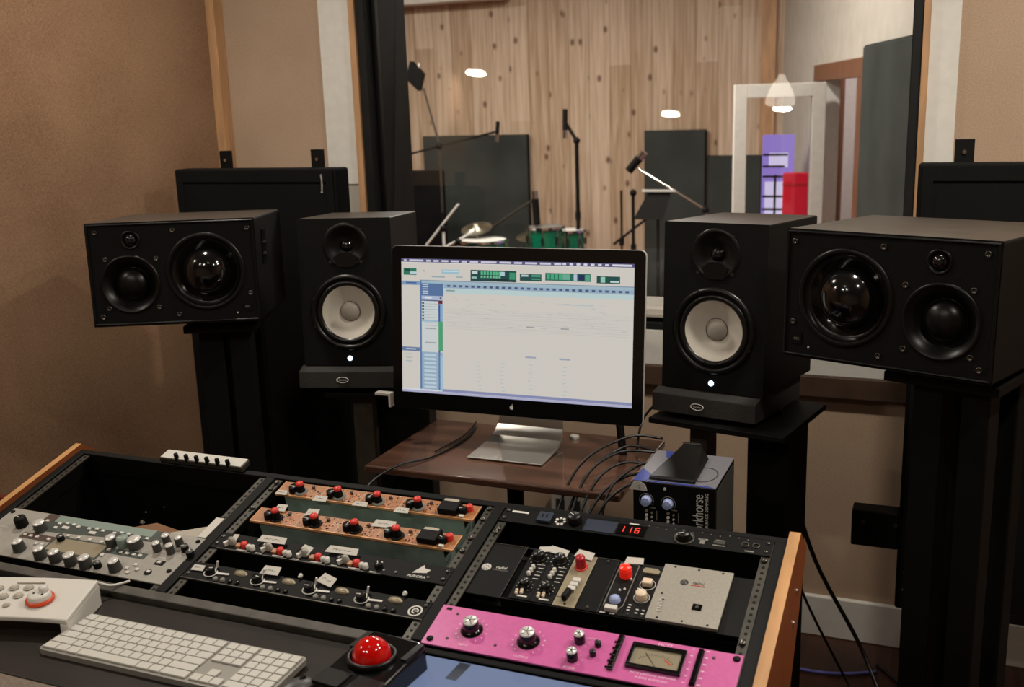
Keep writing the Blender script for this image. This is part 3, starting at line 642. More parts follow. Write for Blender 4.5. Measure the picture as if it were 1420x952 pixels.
q(17, 33, .8, 67, '#3e5f9a', 3); q(17.8, 33, 1.2, 13, '#8fb5d8', 3); q(17, 46, 2, 22, '#52a87a', 4)
q(9.3, 69, 9.6, 29, '#9fb9d0', 3)
for k in range(9): q(10.4, 70.5 + k * 3, 5.6, 1.6, '#c9dbe6', 4)
q(17.8, 72, 1.2, 26, '#a9cde0', 4)
q(0, 66, 8.4, 3, '#6f86a8', 2); q(2, 67, 4.5, .9, '#c9d3e2', 3)
for k in range(3): q(1.8, 71 + k * 2.6, 3, .8, '#b0c4c4', 2)
for k in range(14): q(20, 36 + k * 1.1 + (k % 3) * .3, 79, .14, '#bdbbb8' if k % 2 else '#c9c6c2', 2)
for k in range(60):
    x = 20 + rnd.random() * 77; q(x, 28 + rnd.random() * 22, .6 + rnd.random() * 2, .3, '#c3c4c0', 3)
q(70, 29.5, 14, .7, '#bccfd0', 3)
for x in (34, 44.5, 56.5, 71):
    if x > 50: q(x - 1, 68, 4.6, 1.2, '#a6aec0', 3)
    if x > 50: q(x - .5, 46.5, 3.4, .9, '#a5a8aa', 3)
    for k in range(8): q(x + rnd.random(), 74 + k * 2.9, 1.4, .5, '#b9cbd0', 3)
q(0, 97.2, 18, 1, '#dfe6f2', 5); q(18.8, 96.2, 81.2, 2, '#8f95bd', 5); q(0, 98.4, 100, 1.6, '#b8b9d8', 5)
S.build('screen', mats, t, label='bright screen with rows of a timeline and green counters')
# little fruit mark under the screen
w = MB(); F = T(.297, -.0012, -.021) @ FRONT
po = [(.0052 * math.cos(k * PI / 8) * (1 - .1 * (1 if k == 4 else 0)), .0052 * math.sin(k * PI / 8) * (.82 if k in (4, 12) else 1)) for k in range(16)]
po[0] = (.0032, 0); po[1] = (.0042, .0025); po[15] = (.0042, -.0025)
w.prism(po, 0, .0003, 0, F); w.prism([(0, .006), (.0022, .0066), (.0026, .0092), (.0004, .008)], 0, .0003, 0, F); w.build('bezel_mark', M['print'], t)
# aluminium foot: bent sheet going from behind the display down and forward
st = MB(); FW = .196; side = [(.075, .12), (.078, .04), (.074, -.055), (.062, -.095), (.04, -.1285), (.0, -.1345), (-.155, -.1345)]
import itertools
outer = side; inner = [(y - .008 if i < 3 else y - .005, z + (.0 if i < 3 else .006)) for i, (y, z) in enumerate(side)]
TB = mm.inverted() @ T(0, 0, 0)
foot = thing('t', 'x', 'x'); D.objects.remove(foot)
# built in world axes then carried into the display's frame
prof = [(1.085, .22), (1.080, .12), (1.072, .03), (1.060, .004), (1.035, -.018), (1.0, -.026), (.885, -.0285)]
prof2 = [(y - .010 if i < 3 else y - .004, z + (0 if i < 3 else (.006 if i < 6 else .0055))) for i, (y, z) in enumerate(prof)]
cx_ = -.2365
vs = []; n_ = len(prof)
for (y, z) in prof + prof2[::-1]: vs.append((y, z))
W2 = [.075, .08, .086, .09, .094, .097, .098]
w = MB(); vv = []; ff = []
for i in range(n_):
    for (pp, sg) in ((prof[i], -1), (prof[i], 1), (prof2[i], 1), (prof2[i], -1)): vv.append((cx_ + sg * W2[i], pp[0], pp[1]))
for i in range(n_ - 1):
    for k in range(4): ff.append((i * 4 + k, i * 4 + (k + 1) % 4, (i + 1) * 4 + (k + 1) % 4, (i + 1) * 4 + k))
ff.append((3, 2, 1, 0)); ff.append(tuple((n_ - 1) * 4 + k for k in range(4)))
w.add(vv, ff, 0, None); o = w.build('foot', M['footalu'], t, bev=.002); o.matrix_basis = mm.inverted() @ T(0, .0, 0)

# table carrying the display
t = thing('display_table', 'small dark red brown table carrying the computer display', 'table', T(-.23, .96, FLOOR)); zt = -.0295 - FLOOR
w = MB(); w.box(-.325, .32, -.195, .20, zt - .018, zt); w.build('tabletop', M['tablewood'], t, bev=.004)
w = MB(); w.rod((-.015, .01, .03), (-.015, .01, zt - .018), .021, 20); w.build('leg', M['black'], t)
w = MB(); w.box(-.27, .2, -.03, .13, 0, .03); w.build('base', M['black'], t, bev=.004)
r = thing('white_puck', 'small white round cap lying on the table right of the display foot', 'cap', T(-.135, 1.11, -.0295))
w = MB(); w.lathe([(0, 0), (.011, 0), (.012, .002), (.012, .007), (.010, .009), (0, .009)], None, 24); w.build('body', M['whitep'], r)
w = MB(); w.torus(.008, .0006, T(0, 0, .009), 24); w.build('rim', M['label'], r)
w = MB(); w.rod((-.035, 1.12, .20), (.018, 1.03, -.03), .010, 12)
o = w.build('support_arm', M['black']); tag(o, 'black diagonal arm running down behind the display to the right part of the table', 'arm')
w = MB(); w.tube([(-.425, 1.135, -.02), (-.40, 1.02, -.026), (-.418, .863, -.026), (-.469, .765, -.024), (-.50, .66, -.06), (-.5, .55, -.2)], .0028); w.tube([(-.425, 1.135, -.02), (-.415, 1.04, -.026), (-.43, .90, -.026)], .002)
o = w.build('table_cable', M['cable']); tag(o, 'thin dark cable lying across the left part of the display table', 'cable')
# cables drooping over the right corner of the table
cs = [[(.13, .97, .00), (.06, .92, .03), (-.01, .83, -.02), (-.045, .74, -.14), (-.05, .6, -.3)],
      [(.14, .90, .03), (.06, .86, .035), (.0, .8, -.01), (-.02, .72, -.12), (-.02, .6, -.3)],
      [(.15, .86, .01), (.08, .84, .02), (.03, .79, -.01), (.0, .72, -.11), (.0, .6, -.3)],
      [(.16, .80, .02), (.10, .78, .01), (.05, .74, -.03), (.02, .69, -.12), (.02, .6, -.3)],
      [(.16, .78, -.0), (.11, .75, -.0), (.06, .715, -.05), (.045, .68, -.14), (.04, .6, -.3)],
      [(.14, .94, .05), (.07, .90, .06), (-.02, .82, .01), (-.06, .73, -.12), (-.07, .6, -.3)],
      [(.17, .80, .04), (.12, .80, .03), (.07, .74, -.02), (.06, .68, -.16), (.06, .6, -.3)]]
for k, p in enumerate(cs):
    w = MB(); w.tube(p, .0033); o = w.build('loose_cable', M['cable']); tag(o, 'black cable in the bunch arching from behind the blue device over the table corner', 'cable', 'black cables arching over the table corner')
w = MB(); w.tube([(.1, 1.2, .1), (.055, 1.09, .05), (.05, 1.04, -.02)], .003); o = w.build('loose_cable', M['cable']); tag(o, 'single thin cable hanging down behind the right bottom corner of the display', 'cable')
w = MB(); w.tube([(-.02, .52, FLOOR + .01), (-.02, .50, -.34), (-.02, .55, -.06), (.03, .55, -.01), (.08, .56, -.0), (.14, .56, -.015), (.17, .57, -.05)], .0022); o = w.build('loose_cable', M['greycable']); tag(o, 'grey cable running along behind the back edge of the rack desk', 'cable')
r = thing('outlet_box', 'white electrical outlet box low on the wall under the display table', 'outlet', T(-.47, YW - .02, -.56))
w = MB(); w.box(0, .13, -.03, 0, 0, .09); w.build('body', M['whitep'], r, bev=.004); w = MB(); w.box(.02, .05, -.033, -.03, .02, .07); w.box(.075, .105, -.033, -.03, .02, .07); w.build('socket', M['greyk'], r)

# ------------------------------------------------------------------ the rack desk
desk = thing('studio_desk', 'long black studio desk with three sloping rack bays and wooden side panels', 'desk', T(0, 0, 0))
ct, s_ = math.cos(TILT), math.sin(TILT)
YZ = Matrix(((0, 0, 1, 0), (1, 0, 0, 0), (0, 1, 0, 0), (0, 0, 0, 1)))    # prism poly (y, z) extruded along x
def yz(v, h=0): return (v * ct - h * s_, v * s_ + h * ct)
sp = [yz(.378, .012), yz(-.04, .012), (-.33, -.005), (-.33, -.09), (-.05, -.14), (-.02, FLOOR), (.12, FLOOR), (.13, -.29), (.283, -.129), (.45, .047)]
for (x0, x1, nm) in ((.506, .524, 'golden wooden right side panel'), (-1.046, -1.03, 'wooden left side panel')):
    w = MB(); w.prism(sp, x0, x1, 1, YZ)
    # top edge faces in the lighter wood tone
    for i, f in enumerate(w.f):
        ns = [w.v[k] for k in f]
        if len(f) == 4 and max(abs(n0[2] * ct - n0[1] * s_ - .012) for n0 in ns) < .006: w.mi[i] = 0
    w.build('side_panel', [M['oak'], M['oakd']], desk, bev=.0015, label=nm)
w = MB()
for (y, z) in ((.235, .02), (.20, -.02)): w.cyl(.005, 0, .003, T(.524, y + .09, z + .0) @ RY(PI / 2), 12)
w.build('panel_screw', M['chrome'], desk)
P0 = PL(0, 0)
w = MB(); w.box(-1.03, .506, .360, .375, -.05, 0, 0, P0); w.build('rear_rail', M['black'], desk, bev=.002)
w = MB(); w.box(-1.03, -.03, -.014, .006, -.03, .001, 0, P0); w.build('front_rail', M['rail'], desk, bev=.002)
w = MB(); w.box(-.03, .506, -.014, -.002, -.03, -.002, 0, P0); w.build('front_lip', M['black'], desk, bev=.002)
for (a_, b_) in ((-.5265, -.5055), (-.0215, -.0015), (.4845, .506), (-1.03, -1.012)):
    w = MB(); w.box(a_, b_, .006, .36, -.05, .001, 0, P0); w.build('divider', M['black'], desk, bev=.0015)
for u in (-1.010, -.5425, -.5035, -.0375, .0, .468):
    w = MB(); w.box(u, u + .0155, .006, .358, -.006, -.003, 0, P0)
    for k in range(25): w.cyl(.0028, -.0035, -.0024, P0 @ T(u + .0078, .012 + k * .01415, 0), 8, 1)
    w.build('rack_rail', [M['steel'], M['black']], desk)
w = MB()
w.box(-1.03, .506, .362, .376, -.40, -.05, 0, P0); w.box(-1.03, .506, -.012, .006, -.30, -.03, 0, P0)
w.box(-1.03, -1.022, .0, .37, -.35, -.006, 0, P0); w.box(-.521, -.511, .0, .37, -.35, -.05, 0, P0); w.box(-.0165, -.0065, .0, .37, -.35, -.05, 0, P0); w.box(.49, .506, .0, .37, -.35, -.05, 0, P0); w.box(-1.03, .506, 0, .37, -.36, -.35, 0, P0)
w.build('rack_carcass', M['black'], desk)
w = MB(); w.box(-1.03, .506, -.270, -.012, -.045, -.014); w.build('worktop', M['worktop'], desk, bev=.003)
w = MB(); w.box(-1.03, .506, -.36, -.270, -.06, -.010); w.build('arm_pad', M['pad'], desk, bev=.012, seg=4)
w = MB(); w.box(-.98, .46, .0, .06, FLOOR + .001, -.2); w.build('modesty_panel', M['black'], desk)
w = MB(); w.box(-.5455, -.5275, .155, .215, .001, .0022, 0, P0); w.build('tape_strip', M['label'], desk, label='strip of white tape on the divider')
# things lying in the empty bay
w = MB(); w.prism([(.0, .0), (.27, .0), (.24, .05), (.09, .062)], 0, .02); o = w.build('cardboard_flap', M['cardboard'], None, mat_=PL(-.83, .19, -.08) @ RZ(-.10)); tag(o, 'brown cardboard piece lying inside the empty left rack bay', 'cardboard')
w = MB(); w.prism([(.0, .0), (.17, .02), (.17, .06), (.13, .066)], 0, .004); o = w.build('paper_sheet', M['paper'], None, mat_=PL(-.70, .155, -.03)); tag(o, 'pale sheet of paper slanting inside the empty left rack bay', 'paper')
w = MB()
for (u, v, r_) in ((-.84, .30, .009), (-.86, .335, .004), (-.79, .275, .004), (-.83, .36, .003)): w.sphere(r_, PL(u, v, -.12), 12)
o = w.build('hanging_plugs', M['chrome'], None); tag(o, 'small shiny cable plugs glinting inside the empty left rack bay', 'plugs')

# ------------------------------------------------------------------ rack gear
def knob(par, u, v, r, h, body, top=None, name='knob', r2=None, skirt=None, line=True, lean=0):
    w = MB(); mats = [M[body], M[top or body], M['print']]
    if skirt: w.lathe([(skirt, 0), (skirt, .002), (r, .0035)], T(u, v, 0), 28)
    w.lathe([(r, 0), (r2 or r * .93, h * .92), ((r2 or r * .93) * .9, h, 1), (0, h, 1)], T(u, v, 0), 24, 0)
    if line: w.box(-.0006, .0006, 0, (r2 or r) * .85, h, h + .0004, 2, T(u, v, 0) @ RZ(rnd.uniform(-2, 2)))
    return w.build(name, mats, par)
def screws(par, pts, r=.004, h=.0025, m='screw', name='rack_screw'):
    for (u, v) in pts: w = MB(); w.lathe([(r, 0), (r, h * .6), (r * .7, h), (0, h)], T(u, v, 0), 12); w.build(name, M[m], par)
def tape(par, u, v, W, Hh, h=.004, rot=0, txt=True, name='paper_label'):
    w = MB(); w.prism([(-W / 2, -Hh / 2), (W / 2, -Hh / 2 * .8), (W / 2 * .92, Hh / 2), (-W / 2 * .85, Hh / 2 * .9)], 0, .0005, 0, T(u, v, h) @ RZ(rot) @ RX(-.15 if False else .25))
    mats = [M['label'], M['ink']]
    if txt:
        K = T(u, v, h + .0006) @ RZ(rot) @ RX(.25); n0 = max(2, int(W / .006)); pts = []
        for k in range(n0 * 3): pts.append(((-W * .3 + W * .6 * k / (n0 * 3)), rnd.uniform(-.12, .12) * Hh))
        for a_, b_ in zip(pts[:-1], pts[1:]):
            if rnd.random() < .75: w.rod(tuple(K @ Vector((*a_, 0))), tuple(K @ Vector((*b_, 0))), .00035, 5, 1)
    return w.build(name, mats, par, label='handwritten white paper label')
def unit(name, label, cat, u, v, W, Hh, face, th=.003, deep=None, chassis=None, cw=None, dz=0, group=None):
    t = thing(name, label, cat, PL(u, v, dz), group)
    w = MB(); w.box(0, W, 0, Hh, -th, 0); w.build('faceplate', M[face] if isinstance(face, str) else face, t, bev=.0006)
    if deep:
        c = cw or .02; w = MB(); w.box(c, W - c, .0015, Hh - .0015, -deep, -th); w.build('chassis', M[chassis or 'black'], t)
    return t
# --- silver grey guitar processor in the left bay (local origin u=-1.01, v=.024)
ku, kv = -1.010, .0235
t = unit('guitar_processor', 'wide warm grey rack processor covered in silver topped knobs, left bay', 'rack unit', ku, kv, .4826, .1325, 'kgrey', .003, .14, 'black', .02)
w = MB()
w.prism([(.098, .131), (.385, .131), (.379, .1), (.10, .078)], 0, .0004, 0); w.box(.098, .125, .108, .131, .0004, .0006, 2); w.box(.127, .37, .112, .131, .0004, .0006, 1); w.box(.37, .40, .10, .131, 0, .0008, 0)
w.box(.09, .19, .054, .070, 0, .0005, 2); w.box(.30, .40, .052, .067, 0, .0005, 0)
w.build('printed_bands', [M['kdark'], M['kteal'], M['kbrown']], t)
w = MB(); w.prism([(.176, .034), (.300, .034), (.300, .070), (.176, .070)], 0, .001); w.build('display', M['lcd'], t, label='unlit beige display window')
w = MB(); w.box(.172, .304, .030, .034, 0, .0012); w.box(.172, .304, .070, .0735, 0, .0012); w.box(.172, .176, .034, .07, 0, .0012); w.box(.300, .304, .034, .07, 0, .0012); w.build('display_frame', M['kdark'], t)
for (u, v) in ((-.884, .046), (-.821, .037), (-.782, .036), (-.744, .035), (-.708, .035), (-.643, .040)): knob(t, u - ku, v - kv - .001, .0125, .022, 'greyk', 'knobtop', 'large_knob', .0105)
for (u, v, r_, b_, tp) in ((-.889, .106, .0125, 'greyk', 'knobtop'), (-.943, .110, .0125, 'black', 'black'), (-.650, .104, .014, 'greyk', 'knobtop'), (-.702, .098, .011, 'greyk', 'knobtop'), (-.676, .102, .012, 'kteal', 'kteal')): knob(t, u - ku, v - kv, r_, .02, b_, tp, 'large_knob')
for (u, v) in ((-.596, .128), (-.566, .128), (-.599, .104), (-.568, .104)): knob(t, u - ku, v - kv, .008, .019, 'greyk', 'knobtop', 'small_knob')
for (u, v) in ((-.82, .088), (-.544, .116), (-.523, .104), (-.683, .037)): knob(t, u - ku, v - kv, .0075, .012, 'black', 'greyk', 'small_knob')
for (u, v) in ((-.864, .131), (-.847, .135), (-.83, .134), (-.815, .13), (-.788, .13), (-.77, .133), (-.753, .13), (-.863, .118), (-.724, .129), (-.709, .133), (-.692, .133), (-.898, .133), (-.644, .129), (-.911, .086), (-.895, .085), (-.879, .085), (-.848, .084), (-.815, .102), (-.788, .102), (-.76, .101), (-.73, .1), (-.698, .084), (-.667, .082), (-.653, .082), (-.637, .082), (-.622, .082), (-.7, .067), (-.623, .046), (-.612, .058), (-.6, .047), (-.613, .036), (-.571, .074), (-.864, .067), (-.849, .068), (-.574, .047)):
    w = MB(); w.box(-.0038, .0038, -.003, .003, 0, .003, 0, T(u - ku, v - kv, 0)); w.build('button', M['whitep'], t, bev=.0008)
for (u, v) in ((-.841, .122), (-.771, .12)):
    w = MB(); w.box(-.008, .008, -.0038, .0038, 0, .003, 0, T(u - ku, v - kv, 0)); w.build('button', M['whitep'], t, bev=.0008)
w = MB(); w.box(.408, .45, .0632, .0642, 0, .0004); w.box(.02, .04, .075, .0758, 0, .0004); w.box(.02, .05, .11, .1108, 0, .0004); w.build('printed_lines', M['print'], t)
w = MB(); w.box(.43, .45, .044, .056, 0, .0006); w.build('power_frame', M['black'], t)
w = MB(); w.lathe([(.007, 0), (.007, .002), (.0045, .002), (.004, .0005), (0, .0005)], T(.436, .022, 0), 20); w.build('headphone_socket', M['black'], t)
screws(t, [(.008, .012), (.008, .12), (.474, .034), (.474, .12)], .0045, .003, 'black')
# --- two orange preamps
def orange_unit(label, v, tapes, capz):
    t = unit('orange_preamp', label, 'rack unit', -.4755, v, .4295, .0425, 'orange', .003, .22, 'galv', .0)
    w = MB(); w.box(.001, .4285, -.0006, .0012, -.004, .0006); w.box(.0, .0012, 0, .0425, -.003, .0006); w.box(.4283, .4295, 0, .0425, -.003, .0006); w.build('edge_lip', M['orangeline'], t)
    w = MB(); cl = 0
    for k in range(4):
        ox = .012 + k * .0865
        for i in range(46):
            u = ox + .052 + rnd.random() * .032 if i < 34 else ox + rnd.random() * .05; vv = .004 + rnd.random() * .035; s = rnd.uniform(.0005, .0014)
            w.box(u - s, u + s, vv - s, vv + s, 0, .0006, rnd.choice((0, 0, 1, 2)))
        w.box(ox + .0875, ox + .0882, .002, .04, 0, .0004, 1)
    w.build('printed_legends', [M['black'], M['label'], M['redk']], t)
    for k in range(4):
        ox = .012 + k * .0865
        knob(t, ox + .024, .0165, .011, .012, 'black', 'semi', 'gain_knob', .0095)
        knob(t, ox + .0405, .0155, .0085 + .0045, .003, 'black' if capz else 'dimprint', None, 'knob_skirt', line=False)
        knob(t, ox + .0405, .0155, .0085, .019, 'black', None, 'output_knob', .0072, line=False)
        w = MB(); w.lathe([(.0072, .017), (.0076, .0215), (.0045, .0235), (0, .024)], T(ox + .0405, .0155, 0), 20); w.build('red_cap', M['redk'], t, label='red knob cap')
        knob(t, ox + .0595, .031, .0035, .005, 'kbrown', None, 'trim_knob', line=False)
    w = MB(); w.box(.356, .394, .004, .038, 0, .013); w.build('meter_housing', M['black'], t, bev=.002)
    w = MB(); w.prism([(.360, .030), (.3895, .030), (.3895, .036), (.375, .0375), (.360, .036)], .013, .0136); w.build('meter_dial', M['paper'], t)
    knob(t, .403, .017, .0075, .012, 'black', None, 'selector_knob'); knob(t, .4125, .0265, .0068, .012, 'redk', 'redk', 'power_lamp', line=False)
    w = MB(); w.box(-.0045, .0045, -.003, .003, 0, .004, 0, T(.405, .0045, 0)); w.build('toggle', M['whitep'], t)
    for (u, dv, W, H_) in tapes: tape(t, u, dv, W, H_, .005)
    return t
orange_unit('upper of the two orange preamps, bright orange red knob caps, middle bay', .3115, [(.018, .000, .024, .012), (.108, -.003, .03, .014), (.197, -.003, .032, .011), (.287, -.005, .03, .013)], 0)
orange_unit('lower of the two orange preamps, above a black rack unit, middle bay', .2235, [(.046, .042, .024, .018), (.117, .041, .027, .018), (.274, .038, .047, .017)], 1)
# --- black four channel unit
t = unit('black_preamp', 'black rack unit with four red buttons, long tape labels and a white logo, middle bay', 'rack unit', -.5045, .1365, .482, .0435, 'black', .003, .2, 'black', .02)
w = MB(); w.box(.016, .36, -.0008, .001, -.003, .0006); w.build('bottom_edge', M['steel'], t)
for u in (-.466, -.384, -.307, -.223): 
    w = MB(); w.lathe([(.009, 0), (.006, .012), (.0, .013)], T(u + .5045, .018, 0) @ Matrix.Diagonal((1, .7, 1, 1)), 16); w.build('gain_knob', M['modgrey'], t)
    w = MB(); w.box(-.003, .003, -.008, .001, 0, .008, 0, T(u + .4985, .014, 0) @ RZ(-.5)); w.build('pointer', M['print'], t)
for u in (-.435, -.356, -.276, -.198):
    w = MB(); w.box(-.017, -.006, -.005, .006, 0, .005, 0, T(u + .5045, .0115, 0)); w.build('button', M['orange'], t, bev=.001)
    w = MB(); w.lathe([(.0065, 0), (.0065, .009), (.004, .011), (0, .0115)], T(u + .5045, .013, 0), 18); w.build('red_button', M['redk'], t, label='red button')
    w = MB(); w.lathe([(.005, 0), (.005, .007), (0, .0085)], T(u + .5155, .011, 0), 16); w.lathe([(.0055, 0), (.0055, .008), (0, .0095)], T(u + .524, .0095, 0), 16); w.build('white_button', M['whitep'], t)
    w = MB(); w.box(-.013, .010, -.0095, -.0065, 0, .0007, 0, T(u + .5055, .0115, 0)); w.box(.03, .043, -.0095, -.008, 0, .0006, 0, T(u + .5055, .0115, 0)); w.build('printed_legend', M['print'], t)
    knob(t, u + .545, .018, .0075, .008, 'semi', None, 'trim_knob')
tape(t, .118, .035, .06, .016, .008); tape(t, .266, .035, .065, .016, .008); tape(t, .196, .024, .026, .02, .006, -.3, False); tape(t, .04, .026, .012, .018, .006, 0, False)
w = MB(); w.box(-.006, .006, -.005, .005, 0, .0008, 0, T(.343, .026, 0)); w.build('square_emblem', M['print'], t); w = MB(); w.box(-.002, .002, -.002, .002, .0008, .0012, 0, T(.343, .026, 0)); w.build('emblem_dot', M['black'], t)
w = MB(); w.prism([(-.014, -.010), (.012, -.006), (.016, .003), (.004, .005), (.000, .013), (-.006, .003)], 0, .0006, 0, T(.427, .026, 0)); w.build('star_emblem', M['label'], t)
lettering('AURORA', .0085, T(.425, .0085, .0003), M['print'], t)
for u in (.362, .385, .447): w = MB(); w.cyl(.0022, 0, .002, T(u, .01, 0), 10); w.build('indicator', M['dimprint'], t)
screws(t, [(.008, .012), (.008, .032), (.474, .012), (.474, .032)])
# --- black unit with white wrench shaped print
t = unit('black_equaliser', 'lowest black rack unit with white wrench shaped markings and a round emblem, middle bay', 'rack unit', -.5045, .0495, .482, .0435, 'black', .003, .2, 'black', .02)
w = MB(); w.box(.0, .482, -.0008, .001, -.003, .0006); w.build('bottom_edge', M['steel'], t)
for k, u in enumerate((-.452, -.352, -.245, -.143)):
    K = T(u + .5045, .0215, 0)
    w = MB(); w.torus(.0125, .0013, K @ T(-.002, 0, .001) @ Matrix.Diagonal((1, .85, .5, 1)), 20, 6, 0, 150, 400); w.box(.009, .036, -.0022, .0018, .0005, .002, 0, K @ RZ(.08)); w.box(.006, .0078, .0, .012, .0005, .002, 0, K @ RZ(.5)); w.build('wrench_marking', M['print'], t)
    knob(t, u + .5045 - .002, .0215, .0085, .012, 'semi', None, 'level_knob')
    w = MB(); w.lathe([(.012, 0), (.0095, .004), (0, .005)], T(u + .5045 + .056, .032, 0) @ Matrix.Diagonal((1.15, .55, 1, 1)), 20); w.build('tan_knob', M['modtan'], t, label='flat tan coloured knob')
    for q_ in range(4): knob(t, u + .5045 + .018 + q_ * .0155, .0085, .0045, .004, 'dimprint' if q_ < 2 else 'semi', None, 'dot_button', line=False)
    w = MB(); w.rod((u + .5045 + .0, .038, 0), (u + .5045 + .003, .041, .012), .002, 8); w.build('toggle', M['print'], t)
tape(t, .022, .025, .026, .013, .004); tape(t, .165, .045, .037, .019, .007); tape(t, .28, .045, .036, .021, .007, -.35)
for u in (.224, .4285): w = MB(); w.sphere(.004, T(u, .048, .004), 12); w.rod((u, .048, 0), (u, .043, .006), .002); w.build('lamp', M['print'], t)
w = MB(); w.torus(.011, .0018, T(.4625, .016, .0008) @ Matrix.Diagonal((1, 1, .5, 1)), 28, 6); w.torus(.005, .0014, T(.4625, .016, .0008) @ Matrix.Diagonal((1, 1, .5, 1)), 16, 6, 0, -20, 280); w.box(-.001, .006, -.001, .001, 0, .0014, 0, T(.4625, .016, 0)); w.build('round_emblem', M['print'], t)
screws(t, [(.008, .012), (.008, .032), (.474, .032), (.474, .04)])
# --- top unit in the right bay: distributor with red digits
t = unit('power_distributor', 'black rack unit with glowing red digits at the top of the right bay', 'rack unit', .0005, .3215, .482, .0425, 'black', .003, .2, 'black', .02)
w = MB(); w.box(.158, .215, .004, .036, 0, .001); w.build('blue_plate', M['slate'], t)
w = MB(); w.box(.218, .268, .006, .034, 0, .0014); w.build('display_window', M['gloss'], t)
w = MB()
seg7 = {'1': 'bc', '6': 'acdefg', '7': 'abc', '5': 'acdfg'}
def digit(w, ch, x, y, s):
    a = s * .5; SG = dict(a=(0, s, a, s), b=(a, s / 2, a, s), c=(a, 0, a, s / 2), d=(0, 0, a, 0), e=(0, 0, 0, s / 2), f=(0, s / 2, 0, s), g=(0, s / 2, a, s / 2))
    for k in seg7[ch]:
        x0_, y0_, x1_, y1_ = SG[k]; w.box(x + min(x0_, x1_) - .0008, x + max(x0_, x1_) + .0008, y + min(y0_, y1_) - .0008, y + max(y0_, y1_) + .0008, .0014, .0018)
digit(w, '1', .223, .013, .013); digit(w, '1', .236, .013, .013); digit(w, '6', .25, .013, .013); w.build('red_digits', M['ledred'], t, label='glowing red digits 1 16')
w = MB(); w.box(.235, .252, .0365, .039, 0, .0005); w.box(.016, .048, .028, .033, 0, .0005); w.build('white_strip', M['print'], t)
w = MB(); w.box(.07, .096, .008, .034, 0, .006); w.build('socket_plate', M['slate'], t, bev=.001); w = MB(); w.box(.077, .080, .018, .027, .006, .0065); w.box(.085, .088, .018, .027, .006, .0065); w.build('socket_slots', M['black'], t)
knob(t, .139, .022, .013, .016, 'black', 'semi', 'volume_knob')
for k in range(7): a = k * 2 * PI / 7; w = MB(); w.cyl(.0028, 0, .002, T(.113 + .008 * math.cos(a), .018 + .009 * math.sin(a), 0), 8); w.build('button', M['whitep'], t)
w = MB(); w.lathe([(.018, 0), (.018, .002), (.0155, .002), (.014, -.0), (.0, -.0)], T(.336, .018, 0), 28); w.build('dial_ring', M['steel'], t); knob(t, .336, .018, .011, .012, 'semi', None, 'dial_knob')
w = MB(); w.box(.364, .372, .008, .022, 0, .001); w.box(.36, .376, .018, .022, 0, .001); w.box(.389, .404, .022, .024, 0, .001); w.box(.386, .407, .008, .011, 0, .001); w.box(.44, .455, .003, .006, 0, .001); w.build('white_marks', M['dimprint'], t)
w = MB(); w.box(.387, .406, .011, .02, 0, .003); w.build('rocker', M['greyk'], t)
for u in (.438, .456): w = MB(); w.torus(.0055, .0012, T(u, .021, .001), 16, 6); w.build('jack_ring', M['steel'], t)
for k in range(12): w = MB(); w.cyl(.0011, 0, .001, T(.27 + k * .0155, .038 - .002 * (k % 3), 0), 6); w.build('status_lamp', M['dimprint'], t)
screws(t, [(.008, .01), (.008, .032), (.474, .01), (.474, .032)])
# --- 500 style module rack
FU, FV, FH = .0005, .1335, .133
fr = thing('module_rack', 'black three unit rack frame holding the small upright modules, right bay', 'rack frame', PL(FU, FV, -.006))
w = MB(); w.box(0, .078, 0, FH, -.003, 0); w.box(.434, .482, 0, FH, -.003, 0); w.box(.078, .434, 0, .0035, -.02, 0); w.box(.078, .434, FH - .0035, FH, -.02, 0); w.build('frame', M['black'], fr, bev=.0006)
w = MB(); w.box(.02, .462, .002, FH - .002, -.18, -.02); w.build('enclosure', M['black'], fr)
w = MB(); w.box(.0775, .0785, .0, FH, 0, .001); w.box(.012, .0785, FH - .002, FH - .001, 0, .001); w.build('edge_line', M['steel'], fr)
w = MB(); w.lathe([(.0085, 0), (.0085, .0006), (0, .0006)], T(.026, .068, 0), 24); w.build('round_emblem', M['print'], fr)
lettering('radial', .009, T(.053, .071, .0003), M['print'], fr); lettering('ENGINEERING', .0042, T(.053, .0645, .0003), M['dimprint'], fr)
w = MB()
for a in range(6): w.box(.002, .007, -.0004, .0004, .0006, .0009, 0, T(.026, .068, 0) @ RZ(a * PI / 3))
w.build('emblem_spokes', M['black'], fr)
screws(fr, [(.008, .04), (.008, .1), (.474, .036), (.474, -.02 + .03), (.474, .1)])
def module(label, u, face, W=.0381, hh=.1285, dz=-.004):
    return unit('rack_module', label, 'rack module', u, FV + .0022, W - .0006, hh, face, .002, .12, 'black', .001, dz)
